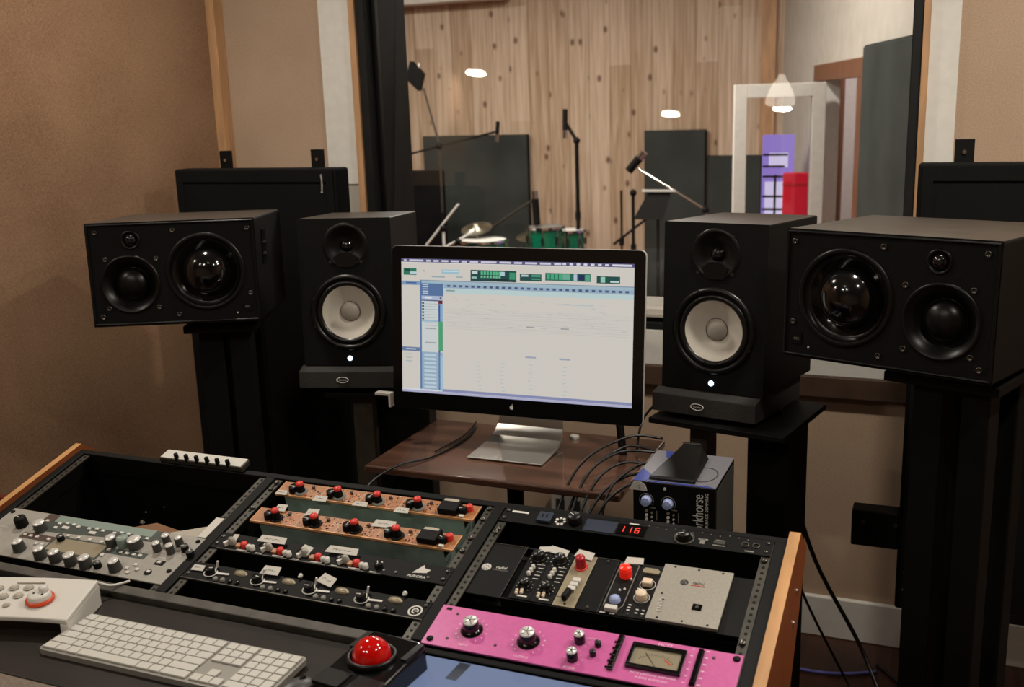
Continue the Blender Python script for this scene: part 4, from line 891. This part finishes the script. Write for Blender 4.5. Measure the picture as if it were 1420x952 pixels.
for k, (u, lab) in enumerate(((.0915, 'black module with white print, leftmost in the module rack'), (.1295, 'second black module with white print, beside the gold grey module'))):
    t = module(lab, u, 'black')
    knob(t, .018, .103, .0105, .014, 'semi', None, 'gain_knob', skirt=.0125); knob(t, .018, .033, .0085, .012, 'semi', None, 'level_knob', skirt=.0105)
    w = MB()
    for i in range(9): a = -2.4 + i * .6; w.box(-.0006, .0006, .0145, .0165, 0, .0005, 0, T(.018, .103, 0) @ RZ(a)); w.box(-.0005, .0005, .0125, .0142, 0, .0005, 0, T(.018, .033, 0) @ RZ(a))
    for i in range(5): w.box(.025, .034, .052 + i * .009, .0535 + i * .009, 0, .0005)
    w.box(.014, .031, .0065, .0095, 0, .0005); w.box(.02, .033, .088, .0895, 0, .0005); w.build('printed_scale', M['print'], t)
    for i in range(3): w = MB(); w.lathe([(.0036, 0), (.0034, .006), (0, .007)], T(.0165 - i * .0008, .078 - i * .0085, 0), 14); w.build('toggle', M['whitep'], t)
    for (x_, y_) in ((.011, .012), (.019, .015), (.010, .018), (.018, .0205)): w = MB(); w.lathe([(.0028, 0), (.0028, .003), (0, .004)], T(x_, y_, 0), 12); w.build('button', M['cream'], t)
    if k == 0: tape(t, .022, .125, .024, .012, .004, .2, False)
    else: tape(t, .008, .125, .04, .015, .004, -.25, False)
t = module('gold grey module with a dark red knob and white buttons in the module rack', .1685, 'modtan')
knob(t, .018, .098, .0088, .022, 'darkred', 'darkred', 'red_knob', line=False); w = MB(); w.lathe([(.0115, 0), (.0115, .0015), (0, .0015)], T(.018, .098, 0), 20); w.build('knob_seat', M['redk'], t)
for i in range(3): w = MB(); w.box(-.0065, .0065, -.0045, .0045, 0, .006, 0, T(.0225 - i * .001, .061 - i * .0105, 0)); w.build('button', M['whitep'], t, bev=.0008)
w = MB(); w.box(-.0042, .0042, -.011, .011, 0, .012, 0, T(.018, .022, 0) @ RZ(-.15)); w.build('bat_switch', M['black'], t, bev=.002)
w = MB(); w.box(.009, .012, .029, .0292, 0, .0004); w.box(-.0, .014, .02, .0206, 0, .0004, 0, T(.0, .0, 0)); w.build('printed_line', M['black'], t); tape(t, .016, .125, .034, .017, .004, -.2, False)
screws(t, [(.02, .006)], .0022, .001, 'black')
t = module('plain black blank module in the middle of the module rack', .2075, 'semi'); screws(t, [(.019, .007), (.019, .122)], .0028, .0015, 'steel')
w = MB(); w.box(.0, .0375, .1273, .1285, 0, .0006); w.build('top_line', M['steel'], t)
t = module('module with a big bright red knob and a silver outline in the module rack', .2465, 'black')
w = MB()
for (p, q_) in (((.003, .018), (.003, .122)), ((.034, .022), (.034, .122)), ((.003, .122), (.034, .122)), ((.003, .018), (.012, .0105)), ((.034, .022), (.028, .0105)), ((.012, .0105), (.028, .0105))): w.rod((*p, .0005), (*q_, .0005), .0008, 6)
w.build('outline', M['dimprint'], t)
w = MB(); w.lathe([(.0105, 0), (.011, .014), (.009, .019), (.004, .0205), (0, .0205)], T(.019, .093, 0), 12, smooth=False); w.build('red_knob', M['redbright'], t, label='big bright red knob')
w = MB(); w.lathe([(.0095, 0), (.008, .006), (.003, .009), (0, .009)], T(.018, .032, 0), 20); w.build('blue_grey_knob', M['bluek'], t)
w = MB(); w.box(.0085, .0285, .004, .0135, 0, .008); w.build('wide_button', M['whitep'], t, bev=.001)
for (x_, y_) in ((.026, .06), (.019, .056), (.03, .085)): w = MB(); w.sphere(.0022, T(x_, y_, .001), 10); w.build('indicator', M['print'], t)
tape(t, .024, .128, .032, .014, .004, .05, False)
w = MB(); w.box(.002, .011, -.0, .0022, 0, .0006); w.box(.018, .026, -.0, .0022, 0, .0006); w.build('printed_legend', M['print'], t)
t = module('narrow black module with two cream knobs beside the blank grey plate', .2845, 'black')
w = MB(); w.prism([(.006, .105), (.032, .105), (.034, .112), (.028, .117), (.008, .117), (.005, .112)], 0, .003); w.build('tan_window', M['modtan'], t)
w = MB(); w.box(-.008, .008, -.0065, .0065, 0, .010, 0, T(.021, .079, 0)); w.build('square_knob', M['cream'], t, bev=.002)
knob(t, .0195, .047, .0095, .012, 'cream', 'cream', 'cream_knob', line=False)
w = MB()
for (x_, y_) in ((.004, .02), (.004, .026), (.004, .014), (.018, .018), (.028, .018), (.028, .01), (.018, .01), (.006, .06), (.007, .066)): w.box(x_, x_ + .0045, y_, y_ + .002, 0, .0006)
w.torus(.0125, .0006, T(.0195, .047, .0005), 24, 5); w.torus(.0125, .0006, T(.021, .079, .0005), 24, 5); w.build('printed_legend', M['print'], t)
screws(t, [(.008, .006), (.03, .006)], .002, .001, 'steel')
t = unit('blank_plate', 'wide grey blank plate with a square hole at the right of the module rack', 'rack plate', .3225, FV + .0005, .112, .132, 'modgrey', .006, .03, 'steel', .002, .002)
screws(t, [(.018, .127), (.057, .127), (.096, .127), (.018, .005), (.057, .005), (.096, .005), (.018, .045), (.012, .06)], .0019, .0008, 'black', 'hole')
w = MB(); w.box(.065, .080, .033, .047, 0, .0012); w.build('square_hole', M['gloss'], t, bev=.0008); w = MB(); w.box(.070, .075, .0375, .0425, .0012, .0016); w.build('hole_mark', M['greyk'], t)
w = MB(); w.lathe([(.0065, 0), (.0065, .0005), (0, .0005)], T(.0405, .0925, 0), 20); w.build('round_emblem', M['greyk'], t); lettering('radial', .0085, T(.063, .0945, .0003), M['greyk'], t); lettering('ENGINEERING', .0035, T(.063, .0885, .0003), M['redk'], t)
for k in range(3): w = MB(); w.torus(.0042, .0007, T(.0165, .022 + k * .0115, .0004), 18, 5, 0, 30, 330); w.build('printed_ring', M['print'], t)
# --- pink compressor
t = unit('pink_compressor', 'hot pink two unit rack compressor with black knobs and a needle meter, right bay', 'rack unit', 0, 0, .4826, .0889, 'pink', .0032, .2, 'black', .02, .003)
for (u, v, r_, h_, sk) in ((.069, .044, .0125, .021, .018), (.165, .0415, .0125, .021, .018), (.242, .0595, .0085, .018, 0), (.2425, .0225, .0085, .018, 0)):
    w = MB()
    if sk: w.lathe([(sk, 0), (sk, .0015), (.0135, .004), (.0125, .005)], T(u, v, 0), 36)
    w.lathe([(r_, .0), (r_ * .97, h_ * .9), (r_ * .9, h_ * .96, 1), (r_ * .85, h_, 1), (0, h_, 1)], T(u, v, 0), 30, 0)
    for i in range(5): w.box(-.0004, .0004, 0, r_ * .8, h_, h_ + .0003, 0, T(u, v, 0) @ RZ(i * 2 * PI / 5))
    w.build('large_knob' if sk else 'small_knob', [M['gloss'], M['knobtop']], t, label='black knob with a silver top')
w = MB()
for (u, v, R_) in ((.069, .044, .0235), (.165, .0415, .0235)):
    for i in range(13): a = -2.5 + i * 5 / 12; w.box(-.0006, .0006, R_, R_ + .003, 0, .0003, 0, T(u, v, 0) @ RZ(a))
for (u, v) in ((.242, .0595), (.2425, .0225)):
    for i in range(7): a = -2.2 + i * 4.4 / 6; w.box(-.0005, .0005, .013, .015, 0, .0003, 0, T(u, v, 0) @ RZ(a))
for i in range(6): w.box(.429, .434, .016 + i * .0135, .018 + i * .0135, 0, .0003); w.box(.408, .412, .016 + i * .0135, .0175 + i * .0135, 0, .0003)
w.build('printed_scale', M['pinkprint'], t)
lettering('INPUT', .0062, T(.069, .010, .0003), M['pinkprint'], t); lettering('OUTPUT', .0062, T(.165, .008, .0003), M['pinkprint'], t)
lettering('ATTACK', .0045, T(.262, .070, .0003), M['pinkprint'], t); lettering('RELEASE', .005, T(.243, .0045, .0003), M['pinkprint'], t)
for (u, v, r_) in ((.2715, .0575, .0052), (.2695, .0375, .0052)): knob(t, u, v, r_, .009, 'gloss', 'semi', 'push_button', line=False)
for (x0_, x1_, z0_, z1_) in ((.2975, .3065, .014, .084), (.4185, .4275, .012, .082)):
    w = MB(); w.box(x0_, x1_, z0_, z1_, 0, .004); 
    for i in range(6): w.box(x0_ + .001, x1_ - .001, z0_ + .002 + i * .0112, z0_ + .0127 + i * .0112, .004, .0075)
    w.build('button_strip', M['gloss'], t, bev=.0008)
for i in range(5): w = MB(); w.box(.2935, .2965, .018 + i * .013, .0205 + i * .013, 0, .002); w.build('lamp', M['gloss'], t)
w = MB(); x0_, x1_, z0_, z1_ = .322, .4035, .025, .0735; f_ = .0055
w.box(x0_, x1_, z0_, z0_ + f_, 0, .007); w.box(x0_, x1_, z1_ - f_, z1_, 0, .007); w.box(x0_, x0_ + f_, z0_ + f_, z1_ - f_, 0, .007); w.box(x1_ - f_, x1_, z0_ + f_, z1_ - f_, 0, .007); w.build('meter_frame', M['gloss'], t, bev=.001)
w = MB(); w.box(x0_ + f_, x1_ - f_, z0_ + f_, z1_ - f_, 0, .0018); w.build('meter_face', M['lcd'], t, label='beige meter face with a needle')
mx_, mz_ = (x0_ + x1_) / 2, z0_ + .000
w = MB()
for i in range(15): a = math.radians(50 - i * 7.1); w.box(-.00035, .00035, .031, .031 + (.004 if i % 2 else .0025), .0018, .0021, 0, T(mx_, mz_, 0) @ RZ(a))
w.rod((mx_ + .003, z0_ + f_ + .002, .0023), (mx_ - .018, z0_ + .034, .0023), .0004, 6); w.build('meter_scale', M['ink'], t)
w = MB()
for i in range(6): a = math.radians(-28 - i * 4.2); w.box(-.0012, .0012, .0275, .0293, .0018, .0022, 0, T(mx_, mz_, 0) @ RZ(a))
w.build('meter_red_zone', M['redk'], t)
lettering('MC77', .0085, T(.368, .0815, .0003), M['pinkprint'], t); lettering('MC77 LIMITING AMPLIFIER', .0058, T(.365, .0185, .0003), M['pinkprint'], t); lettering('PURPLE AUDIO INC', .0056, T(.365, .0105, .0003), M['pinkprint'], t)
w = MB(); w.box(.009, .018, .0785, .0835, 0, .0004); w.build('slot_hole', M['black'], t); screws(t, [(.0115, .011), (.474, .079)], .0055, .003, 'black'); screws(t, [(.032, .073), (.038, .018), (.118, .022), (.442, .074)], .0025, .0012, 'kbrown', 'panel_screw')
# rail screws left standing in the rails
w0 = None
spots = [(-.495, .347), (-.495, .325), (-.495, .262), (-.030, .352), (-.030, .32), (-.030, .264), (-.030, .228), (.008, .30), (.008, .29), (.475, .118), (.475, .31)]
for k, (u, v) in enumerate(spots):
    if w0 is None:
        w = MB(); w.lathe([(.0052, 0), (.0055, .003), (.004, .005), (.002, .0045), (0, .004)], None, 14)
        w0 = w.build('rail_screw', M['screw'], desk); w0.matrix_basis = PL(u, v, -.003)
    else: c_ = w0.copy(); C.objects.link(c_); c_.matrix_basis = PL(u, v, -.003)

# small white mixer behind the left bay
t = thing('knob_strip', 'long narrow white box with six black knobs on the back edge of the desk', 'controller', PL(-.800, .362, .001))
w = MB(); w.box(0, .212, 0, .03, 0, .012); w.build('body', [M['steel']], t, bev=.002)
w = MB(); w.box(.003, .209, .002, .030, .012, .0135); w.build('top_plate', M['whitep'], t)
for k in range(6): knob(t, .045 + k * .0265, .004, .0048, .016, 'black', None, 'knob', line=False).matrix_basis = T(0, 0, .0085)
# ------------------------------------------------------------------ blue box behind the right bay
t = thing('module_enclosure', 'black box with two pale blue knobs and vertical white lettering behind the right bay', 'audio device', T(.168, .60, -.09))
w = MB(); w.box(0, .165, 0, .19, 0, .163); w.build('body', M['black'], t, bev=.002)
w = MB(); w.box(.0, .165, .0, .19, .163, .1645, 0); w.build('top_cover', M['silverbox'], t)
w = MB(); w.prism([(.0, .0), (.025, .0), (.035, .03), (.0, .075)], .1645, .1650); w.build('blue_print', M['bluebox'], t); w = MB(); w.prism([(.03, .15), (.06, .15), (.05, .19), (.02, .19)], .1645, .165); w.build('blue_print', M['bluebox'], t); w = MB(); w.prism([(.03, .0), (.165, .0), (.15, .008), (.03, .006)], .1645, .165); w.build('blue_print', M['bluebox'], t)
w = MB(); w.torus(.026, .0012, T(.128, .07, .165) @ Matrix.Diagonal((1, 1.6, .4, 1)), 32, 6); w.build('embossed_ring', M['greyk'], t)
for x_ in (.028, .072):
    w = MB(); w.lathe([(.0115, 0), (.0105, .004), (.009, .013), (0, .0145)], T(x_, 0, .125 - (x_ - .028) * .05) @ FRONT, 10, smooth=False); w.build('blue_knob', M['bluek'], t, label='pale blue knob')
    w = MB(); w.torus(.0145, .0006, T(x_, -.001, .125 - (x_ - .028) * .05) @ FRONT, 24, 5, 0, -40, 220); w.build('printed_ring', M['dimprint'], t)
    for i, c_ in enumerate(('modtan', 'whitep', 'whitep')):
        w = MB(); w.cyl(.003, 0, .003, T(x_, 0, .103 - i * .009) @ FRONT, 10); w.cyl(.002, 0, .003, T(x_ + .011, 0, .100 - i * .009) @ FRONT, 10); w.build('button', M[c_], t)
    w = MB(); w.box(x_ + .02, x_ + .0215, -.001, 0, .085, .105); w.box(x_ + .006, x_ + .018, -.001, 0, .109, .111); w.build('legend', M['dimprint'], t)
lettering('workhorse', .030, T(.1325, -.0006, .104) @ FRONT @ RZ(PI / 2) @ Matrix.Diagonal((.68, 1, 1, 1)), M['print'], t); lettering('POWER RACK SUMMING', .0085, T(.149, -.0006, .105) @ FRONT @ RZ(PI / 2), M['print'], t)
w = MB(); w.box(.165, .1656, .01, .18, .01, .155); w.build('side_cover', M['greyk'], t)
w = MB(); w.prism([(-.022, 0), (.016, 0), (.012, .012), (.0, .019), (-.012, .017)], 0, .001, 0, T(.014, -.001, .145) @ FRONT); w.build('paper_label', M['label'], t); lettering('12', .009, T(.012, -.0022, .152) @ FRONT, M['ink'], t)
w = MB(); w.cyl(.003, 0, .002, T(.065, 0, .153) @ FRONT, 10); w.build('lamp', M['print'], t)
w = MB(); w.box(.01, .155, .01, .18, FLOOR + .09, 0); w.build('pedestal', M['black'], t)
t = thing('black_wedge', 'black wedge shaped block resting on top of the blue and black box', 'block', T(.168, .60, .0755))
w = MB(); vs = [(.028, .010, 0), (.124, .010, 0), (.118, .165, 0), (.048, .165, 0), (.030, .012, .007), (.122, .012, .007), (.100, .165, .028), (.062, .165, .028)]
w.add(vs, [(0, 3, 2, 1), (4, 5, 6, 7), (0, 1, 5, 4), (1, 2, 6, 5), (2, 3, 7, 6), (3, 0, 4, 7)]); w.build('body', M['semi'], t, bev=.003); w = MB(); w.box(.062, .100, .161, .169, .02, .031); w.build('top_edge', M['screw'], t, bev=.001)
# ------------------------------------------------------------------ things on the worktop
# keyboard
DZ = -.0135
kb = thing('computer_keyboard', 'white full size computer keyboard lying on the desk', 'keyboard', T(-.5745, -.2085, DZ) @ RX(.035))
KW, KD = .430, .1155
poly = []; rr = .008
for cx_, cy_, a0 in ((KW - rr, KD - rr, 0), (rr, KD - rr, 90), (rr, rr, 180), (KW - rr, rr, 270)):
    for k in range(5): a = math.radians(a0 + k * 22.5); poly.append((cx_ + rr * math.cos(a), cy_ + rr * math.sin(a)))
w = MB(); w.prism(poly, .0, .009); w.build('tray', M['kbbody'], kb, bev=.001)
kmesh = {}
def key(x, y, kw, kh):
    kk = (round(kw, 4), round(kh, 4))
    if kk in kmesh: o = kmesh[kk].copy(); C.objects.link(o)
    else:
        w = MB(); w.box(-kw / 2, kw / 2, -kh / 2, kh / 2, 0, .0035); o = w.build('key', M['keyw'], None, bev=.0008); kmesh[kk] = o
    o.parent = kb; o.matrix_basis = T(x, y, .009)
p_ = .019; g_ = .0022; x_l = .0045; kr = (KD - .009) / 6
rows = [[1.06] * 14, [1] * 13 + [1.85], [1.5] + [1] * 12 + [1.35], [1.8] + [1] * 11 + [2.05], [2.3] + [1] * 10 + [2.55], [1.25, 1.1, 1.1, 5.7, 1.2, 1.1, 1.25 + 1.15]]
MW = 14.85 * p_
for ri, row in enumerate(rows):
    y = KD - .0045 - kr * (ri + .5); s_f = MW / sum(row); x = x_l
    for kw in row: key(x + kw * s_f / 2, y, kw * s_f - g_, kr - g_); x += kw * s_f
NX = x_l + MW + .005; NP = .0186
for ri in range(6):
    y = KD - .0045 - kr * (ri + .5)
    if ri < 3 or ri == 5:
        for k in range(3): key(NX + NP * (k + .5), y, NP - g_, kr - g_)
    if ri == 4: key(NX + NP * 1.5, y, NP - g_, kr - g_)
PX = NX + 3 * NP + .005; PP = (KW - .0045 - PX) / 4
for ri in range(6):
    y = KD - .0045 - kr * (ri + .5)
    for k in range(4):
        if ri == 5 and k == 1: continue
        if ri == 5 and k == 3: continue
        if ri == 5 and k == 0: key(PX + PP, y, 2 * PP - g_, kr - g_)
        elif ri == 4 and k == 3: key(PX + PP * 3.5, y - kr / 2, PP - g_, 2 * kr - g_)
        else: key(PX + PP * (k + .5), y, PP - g_, kr - g_)
# white controller with the orange ringed dial
ctl = thing('dial_controller', 'white desktop controller with round buttons and an orange ringed dial, bottom left', 'controller', T(-.565, -.155, DZ) @ RZ(.33))
# local: x negative to the left, y to the back
w = MB(); N = 14; top = []; bot = []
for i in range(N + 1):
    f = i / N; x = -.36 * f; bow = .014 * (1 - (2 * f - 1) ** 2)
    top.append((x, bow)); 
vv = []; ff = []
for (x, bw) in top: vv += [(x, bw, .033), (x, bw + .118, .046), (x, bw + .118, .036), (x, bw, .024)]
for i in range(N):
    for k in range(4): ff.append((i * 4 + k, (i + 1) * 4 + k, (i + 1) * 4 + (k + 1) % 4, i * 4 + (k + 1) % 4))
ff.append((0, 1, 2, 3)); ff.append((N * 4 + 3, N * 4 + 2, N * 4 + 1, N * 4))
ff = [f[::-1] for f in ff]
w.add(vv, ff); w.build('top_shell', M['whitep'], ctl, bev=.0025, seg=3)
for xx_ in (0, -.35):
    w = MB(); w.prism([(.001, 0), (.117, 0), (.117, .037), (.001, .025)], xx_ - .012, xx_ + .001, 0, YZ); w.build('side_leg', M['whitep'], ctl, bev=.002)
sl = math.atan2(.013, .118)
def onshell(x, y): return T(x, y, .033 + y * .11 + .0005) @ RX(sl)
for (x, y, r_) in ((-.150, .038, .0075), (-.176, .037, .005), (-.124, .036, .005), (-.118, .064, .0075), (-.143, .062, .0075), (-.167, .06, .0075), (-.19, .058, .0075), (-.112, .088, .0075), (-.138, .088, .0075), (-.164, .086, .0075), (-.192, .083, .0075), (-.2, .035, .0075)):
    w = MB(); w.torus(r_, .0011, onshell(x, y + .006), 24, 6); w.lathe([(r_ * .85, 0), (r_ * .8, .002), (0, .0025)], onshell(x, y + .006), 20); w.build('round_button', [M['paper']], ctl)
K = onshell(-.072, .056)
w = MB(); w.lathe([(.023, 0), (.0235, .0035), (.022, .006), (.0195, .006)], K, 40); w.build('dial_ring', M['orangering'], ctl, label='orange ring around the dial')
w = MB(); w.lathe([(.0195, .0), (.019, .012), (.016, .0145), (.007, .015), (0, .0145)], K, 40); w.build('dial', M['whitep'], ctl)
w = MB(); w.lathe([(.008, .0148), (.0075, .022), (.004, .0235), (0, .0235)], K @ T(.006, .006, 0), 20); w.build('dial_grip', M['whitep'], ctl)
w = MB(); w.cyl(.0018, .0148, .016, K @ T(-.007, -.003, 0), 10); w.cyl(.0018, .0148, .016, K @ T(.009, -.006, 0), 10); w.build('dial_dot', M['black'], ctl)
w = MB(); w.box(-.14, -.09, .108, .110, .0445, .0462); w.build('printed_line', M['paper'], ctl)
w = MB(); w.tube([(-.625, -.03, .02), (-.61, -.01, .006), (-.59, .015, .006)], .0022)
o = w.build('controller_cable', M['whitep']); tag(o, 'short white cable leaving the back of the white dial controller', 'cable')
# trackball
tb = thing('trackball', 'black trackball mouse with a big glossy red ball', 'trackball', T(-.021, -.118, DZ) @ RZ(-.1))
w = MB(); po = [(-.055, -.075), (.055, -.075), (.055, .072), (.04, .078), (-.04, .078), (-.055, .072)]
vv = [(x, y, 0) for x, y in po] + [(x * .96, y * .97, .034 + (y + .075) * .09) for x, y in po]; n_ = 6
w.add(vv, [tuple(range(n_ - 1, -1, -1)), tuple(range(n_, 2 * n_))] + [(i, (i + 1) % n_, n_ + (i + 1) % n_, n_ + i) for i in range(n_)]); w.build('body', M['gloss'], tb, bev=.006, seg=4)
BC = T(-.004, .012, .044)
w = MB(); w.lathe([(.037, -.003), (.0375, .003), (.035, .006), (.0315, .004), (.0305, -.003)], BC, 48); w.build('scroll_ring', M['semi'], tb)
w = MB(); w.sphere(.029, BC @ T(0, 0, .001), 48, 0, -90, 90, 24); w.build('ball', M['redball'], tb, label='glossy red ball')
for (a_, b_, c_, d_) in ((-.052, -.006, -.07, -.032), (.006, .052, -.07, -.032)):
    w = MB(); w.prism([(a_, c_), (b_, c_), (b_, d_), (a_, d_)], .034, .0395); w.build('button', M['semi'], tb, bev=.003)
for (a_, b_, c_, d_) in ((-.051, -.041, .02, .068), (.041, .051, .02, .068)):
    w = MB(); w.prism([(a_, c_), (b_, c_), (b_, d_), (a_, d_)], .040, .0475); w.build('rear_button', M['semi'], tb, bev=.002)
# grey dome (mouse) half out of the frame
ms = thing('small_mouse', 'dark grey rounded computer mouse at the bottom edge beside the trackball', 'mouse', T(-.108, -.186, DZ) @ RZ(-.3))
w = MB(); w.sphere(1, T(0, 0, .0) @ Matrix.Diagonal((.031, .048, .031, 1)), 32, 0, 0, 90, 10); w.build('shell', M['greyk'], ms)
w = MB(); w.sphere(1, T(0, .018, .026) @ Matrix.Diagonal((.003, .007, .007, 1)), 12); w.build('wheel', M['black'], ms)
# glowing slab added below the pink unit for a bluish patch of unknown origin
tt = thing('slab', 'tablet with a glowing blue grey face standing in for an unidentified bluish patch below the pink rack unit', 'slab', T(.016, -.205, DZ + .001))
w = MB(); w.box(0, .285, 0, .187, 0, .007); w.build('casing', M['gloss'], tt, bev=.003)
w = MB(); w.box(.004, .281, .006, .185, .007, .0074); w.build('screen', M['slab'], tt, label='glowing blue grey face')  # glow put into the slab's top face, not a known screen
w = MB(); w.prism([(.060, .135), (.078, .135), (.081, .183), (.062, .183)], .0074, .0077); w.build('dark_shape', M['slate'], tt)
# ------------------------------------------------------------------ floor cables at the right
for k, (pts, r_, m_, lab) in enumerate((
    ([(.38, 1.1, .1), (.385, 1.3, -.15), (.44, 1.42, -.42), (.56, 1.45, -.66), (.68, 1.3, -.82), (.80, 1.25, FLOOR + .01)], .006, 'cable', 'thick black cable hanging from the right monitor stand to the floor'),
    ([(.37, 1.12, -.05), (.40, 1.3, -.4), (.50, 1.45, -.72), (.62, 1.35, FLOOR + .01), (.75, 1.15, FLOOR + .01), (.9, 1.0, FLOOR + .01)], .004, 'cable', 'thinner black cable hanging behind the wooden side panel to the floor'),
    ([(.3, 1.62, FLOOR + .006), (.42, 1.6, FLOOR + .006), (.52, 1.62, FLOOR + .006), (.60, 1.66, FLOOR + .006)], .005, 'bluecable', 'blue cable lying on the floor below the front baseboard'),
    ([(.6, 1.7, FLOOR + .006), (.8, 1.5, FLOOR + .006), (1.1, 1.55, FLOOR + .006), (1.4, 1.5, FLOOR + .006)], .006, 'cable', 'black cable lying on the floor below the right sound absorber'),
    ([(.35, 1.5, FLOOR + .006), (.55, 1.35, FLOOR + .006), (.8, 1.42, FLOOR + .006), (1.0, 1.3, FLOOR + .006)], .006, 'cable', 'black cable winding over the floor behind the wooden side panel'))):
    w = MB(); w.tube(pts, r_); o = w.build('floor_cable', M[m_]); tag(o, lab, 'cable')
r = thing('cable_box', 'low black box on the floor at the foot of the right horizontal speaker stand', 'box', T(.66, 1.42 - .3, FLOOR)); w = MB(); w.box(0, .12, 0, .12, 0, .09); w.build('body', M['black'], r, bev=.01); w = MB(); w.cyl(.015, 0, .004, T(.03, 0, .05) @ FRONT, 16); w.cyl(.015, 0, .004, T(.08, 0, .05) @ FRONT, 16); w.build('socket', M['greyk'], r)

# ------------------------------------------------------------------ lamps
def spot(x, y, z, r_, label, e=8, grp='round ceiling lights of the control room'):
    t = thing('ceiling_light', label, 'ceiling light', T(x, y, z), grp)
    w = MB(); w.lathe([(r_ + .02, 0), (r_ + .018, -.008), (r_, -.008), (r_ - .002, 0)], None, 32); w.build('trim_ring', M['whitep'], t)
    w = MB(); w.lathe([(0, -.003), (r_ - .002, -.003)], None, 32); w.build('diffuser', M['lamp'], t)
    if e:
        L = D.lights.new('ceiling light', 'AREA'); L.shape = 'DISK'; L.size = r_ * 2; L.energy = e; L.color = (1, .92, .82); L.spread = math.radians(170)
        o = D.objects.new('light_source', L); C.objects.link(o); o.location = (x, y, z - .02)
for (x, y) in ((-2.0, -.51), (-1.04, -1.56), (-.30, -1.50), (1.2, -.3)):
    spot(x, y, 1.749, .06, 'round recessed ceiling light of the control room, seen only as a reflection in the window', 9)
for (x, y) in ((-1.15, .8), (.75, .8), (1.5, .6)):  # unseen wash lights added to brighten the walls
    spot(x, y, 1.749, .06, 'added round ceiling light near the window wall, put in to brighten the walls', 17, 'added ceiling lights that brighten the walls')
t = thing('pendant_lamp', 'white glass bell pendant lamp seen reflected in the window', 'pendant lamp', T(-.14, -.37, 1.45))
w = MB(); w.lathe([(.078, 0), (.074, .03), (.06, .07), (.04, .11), (.022, .135), (.02, .15), (.018, .15), (.02, .13), (.036, .108), (.057, .068), (.071, .03), (.075, 0)], None, 36); w.build('shade', M['lampshade'], t)
w = MB(); w.rod((0, 0, .15), (0, 0, .30), .004); w.cyl(.03, .285, .3, None, 20); w.build('cord', M['black'], t)
def area(x, y, z, sx, sy, e, col, rot, spread=180):
    L = D.lights.new('light_source', 'AREA'); L.shape = 'RECTANGLE'; L.size = sx; L.size_y = sy; L.energy = e; L.color = col; L.spread = math.radians(spread)
    o = D.objects.new('light_source', L); C.objects.link(o); o.location = (x, y, z); o.rotation_euler = rot
for (x, y) in ((-4.2, 5.2), (-2.2, 5.0), (-.8, 4.2), (-2.6, 3.4)):
    t = thing('ceiling_light', 'round ceiling light of the live room', 'ceiling light', T(x, y, 2.349), 'round ceiling lights of the live room')
    w = MB(); w.lathe([(.12, 0), (.115, -.01), (.1, -.01), (.098, 0)], None, 32); w.build('trim_ring', M['whitep'], t); w = MB(); w.lathe([(0, -.003), (.098, -.003)], None, 32); w.build('diffuser', M['lamp'], t)
    area(x, y, 2.30, .3, .3, 66, (1, .95, .87), (0, 0, 0))
# hallway lamp behind the doorway
hp = RW @ Vector((1.5, .8, 0)); area(hp.x, hp.y, 1.9, .3, .3, 26, (1, .86, .9), (0, 0, 0))
wd = D.worlds.new('dim'); bpy.context.scene.world = wd; wd.use_nodes = True
wd.node_tree.nodes['Background'].inputs[0].default_value = (.9, .95, 1, 1); wd.node_tree.nodes['Background'].inputs[1].default_value = .02

# ------------------------------------------------------------------ camera
cam = D.cameras.new('camera'); co = D.objects.new('camera', cam); C.objects.link(co)
cam.sensor_width = 36; cam.lens = 1439.0237 / 1420 * 36; cam.clip_start = .05; cam.clip_end = 60
R_ = ((0.9227906969787906, -0.3809431962112335, -0.05778936606130558), (0.3839937414762207, 0.8969081121267258, 0.2193277112185464), (-0.03171964811424161, -0.224584326393545, 0.9739382651184142))
m4 = Matrix(((R_[0][0], R_[0][2], -R_[0][1], .71817), (R_[1][0], R_[1][2], -R_[1][1], -1.28924), (R_[2][0], R_[2][2], -R_[2][1], .81153), (0, 0, 0, 1)))
co.matrix_world = m4
cam.dof.use_dof = True; cam.dof.focus_distance = 2.1; cam.dof.aperture_fstop = 5.6
bpy.context.scene.camera = co
for o in list(D.objects):
    if o.parent is None: o.location.z -= FLOOR
vs_ = bpy.context.scene.view_settings
vs_.view_transform = 'Standard'; vs_.look = 'None'; vs_.exposure = -.15; vs_.gamma = 1; vs_.use_curve_mapping = False
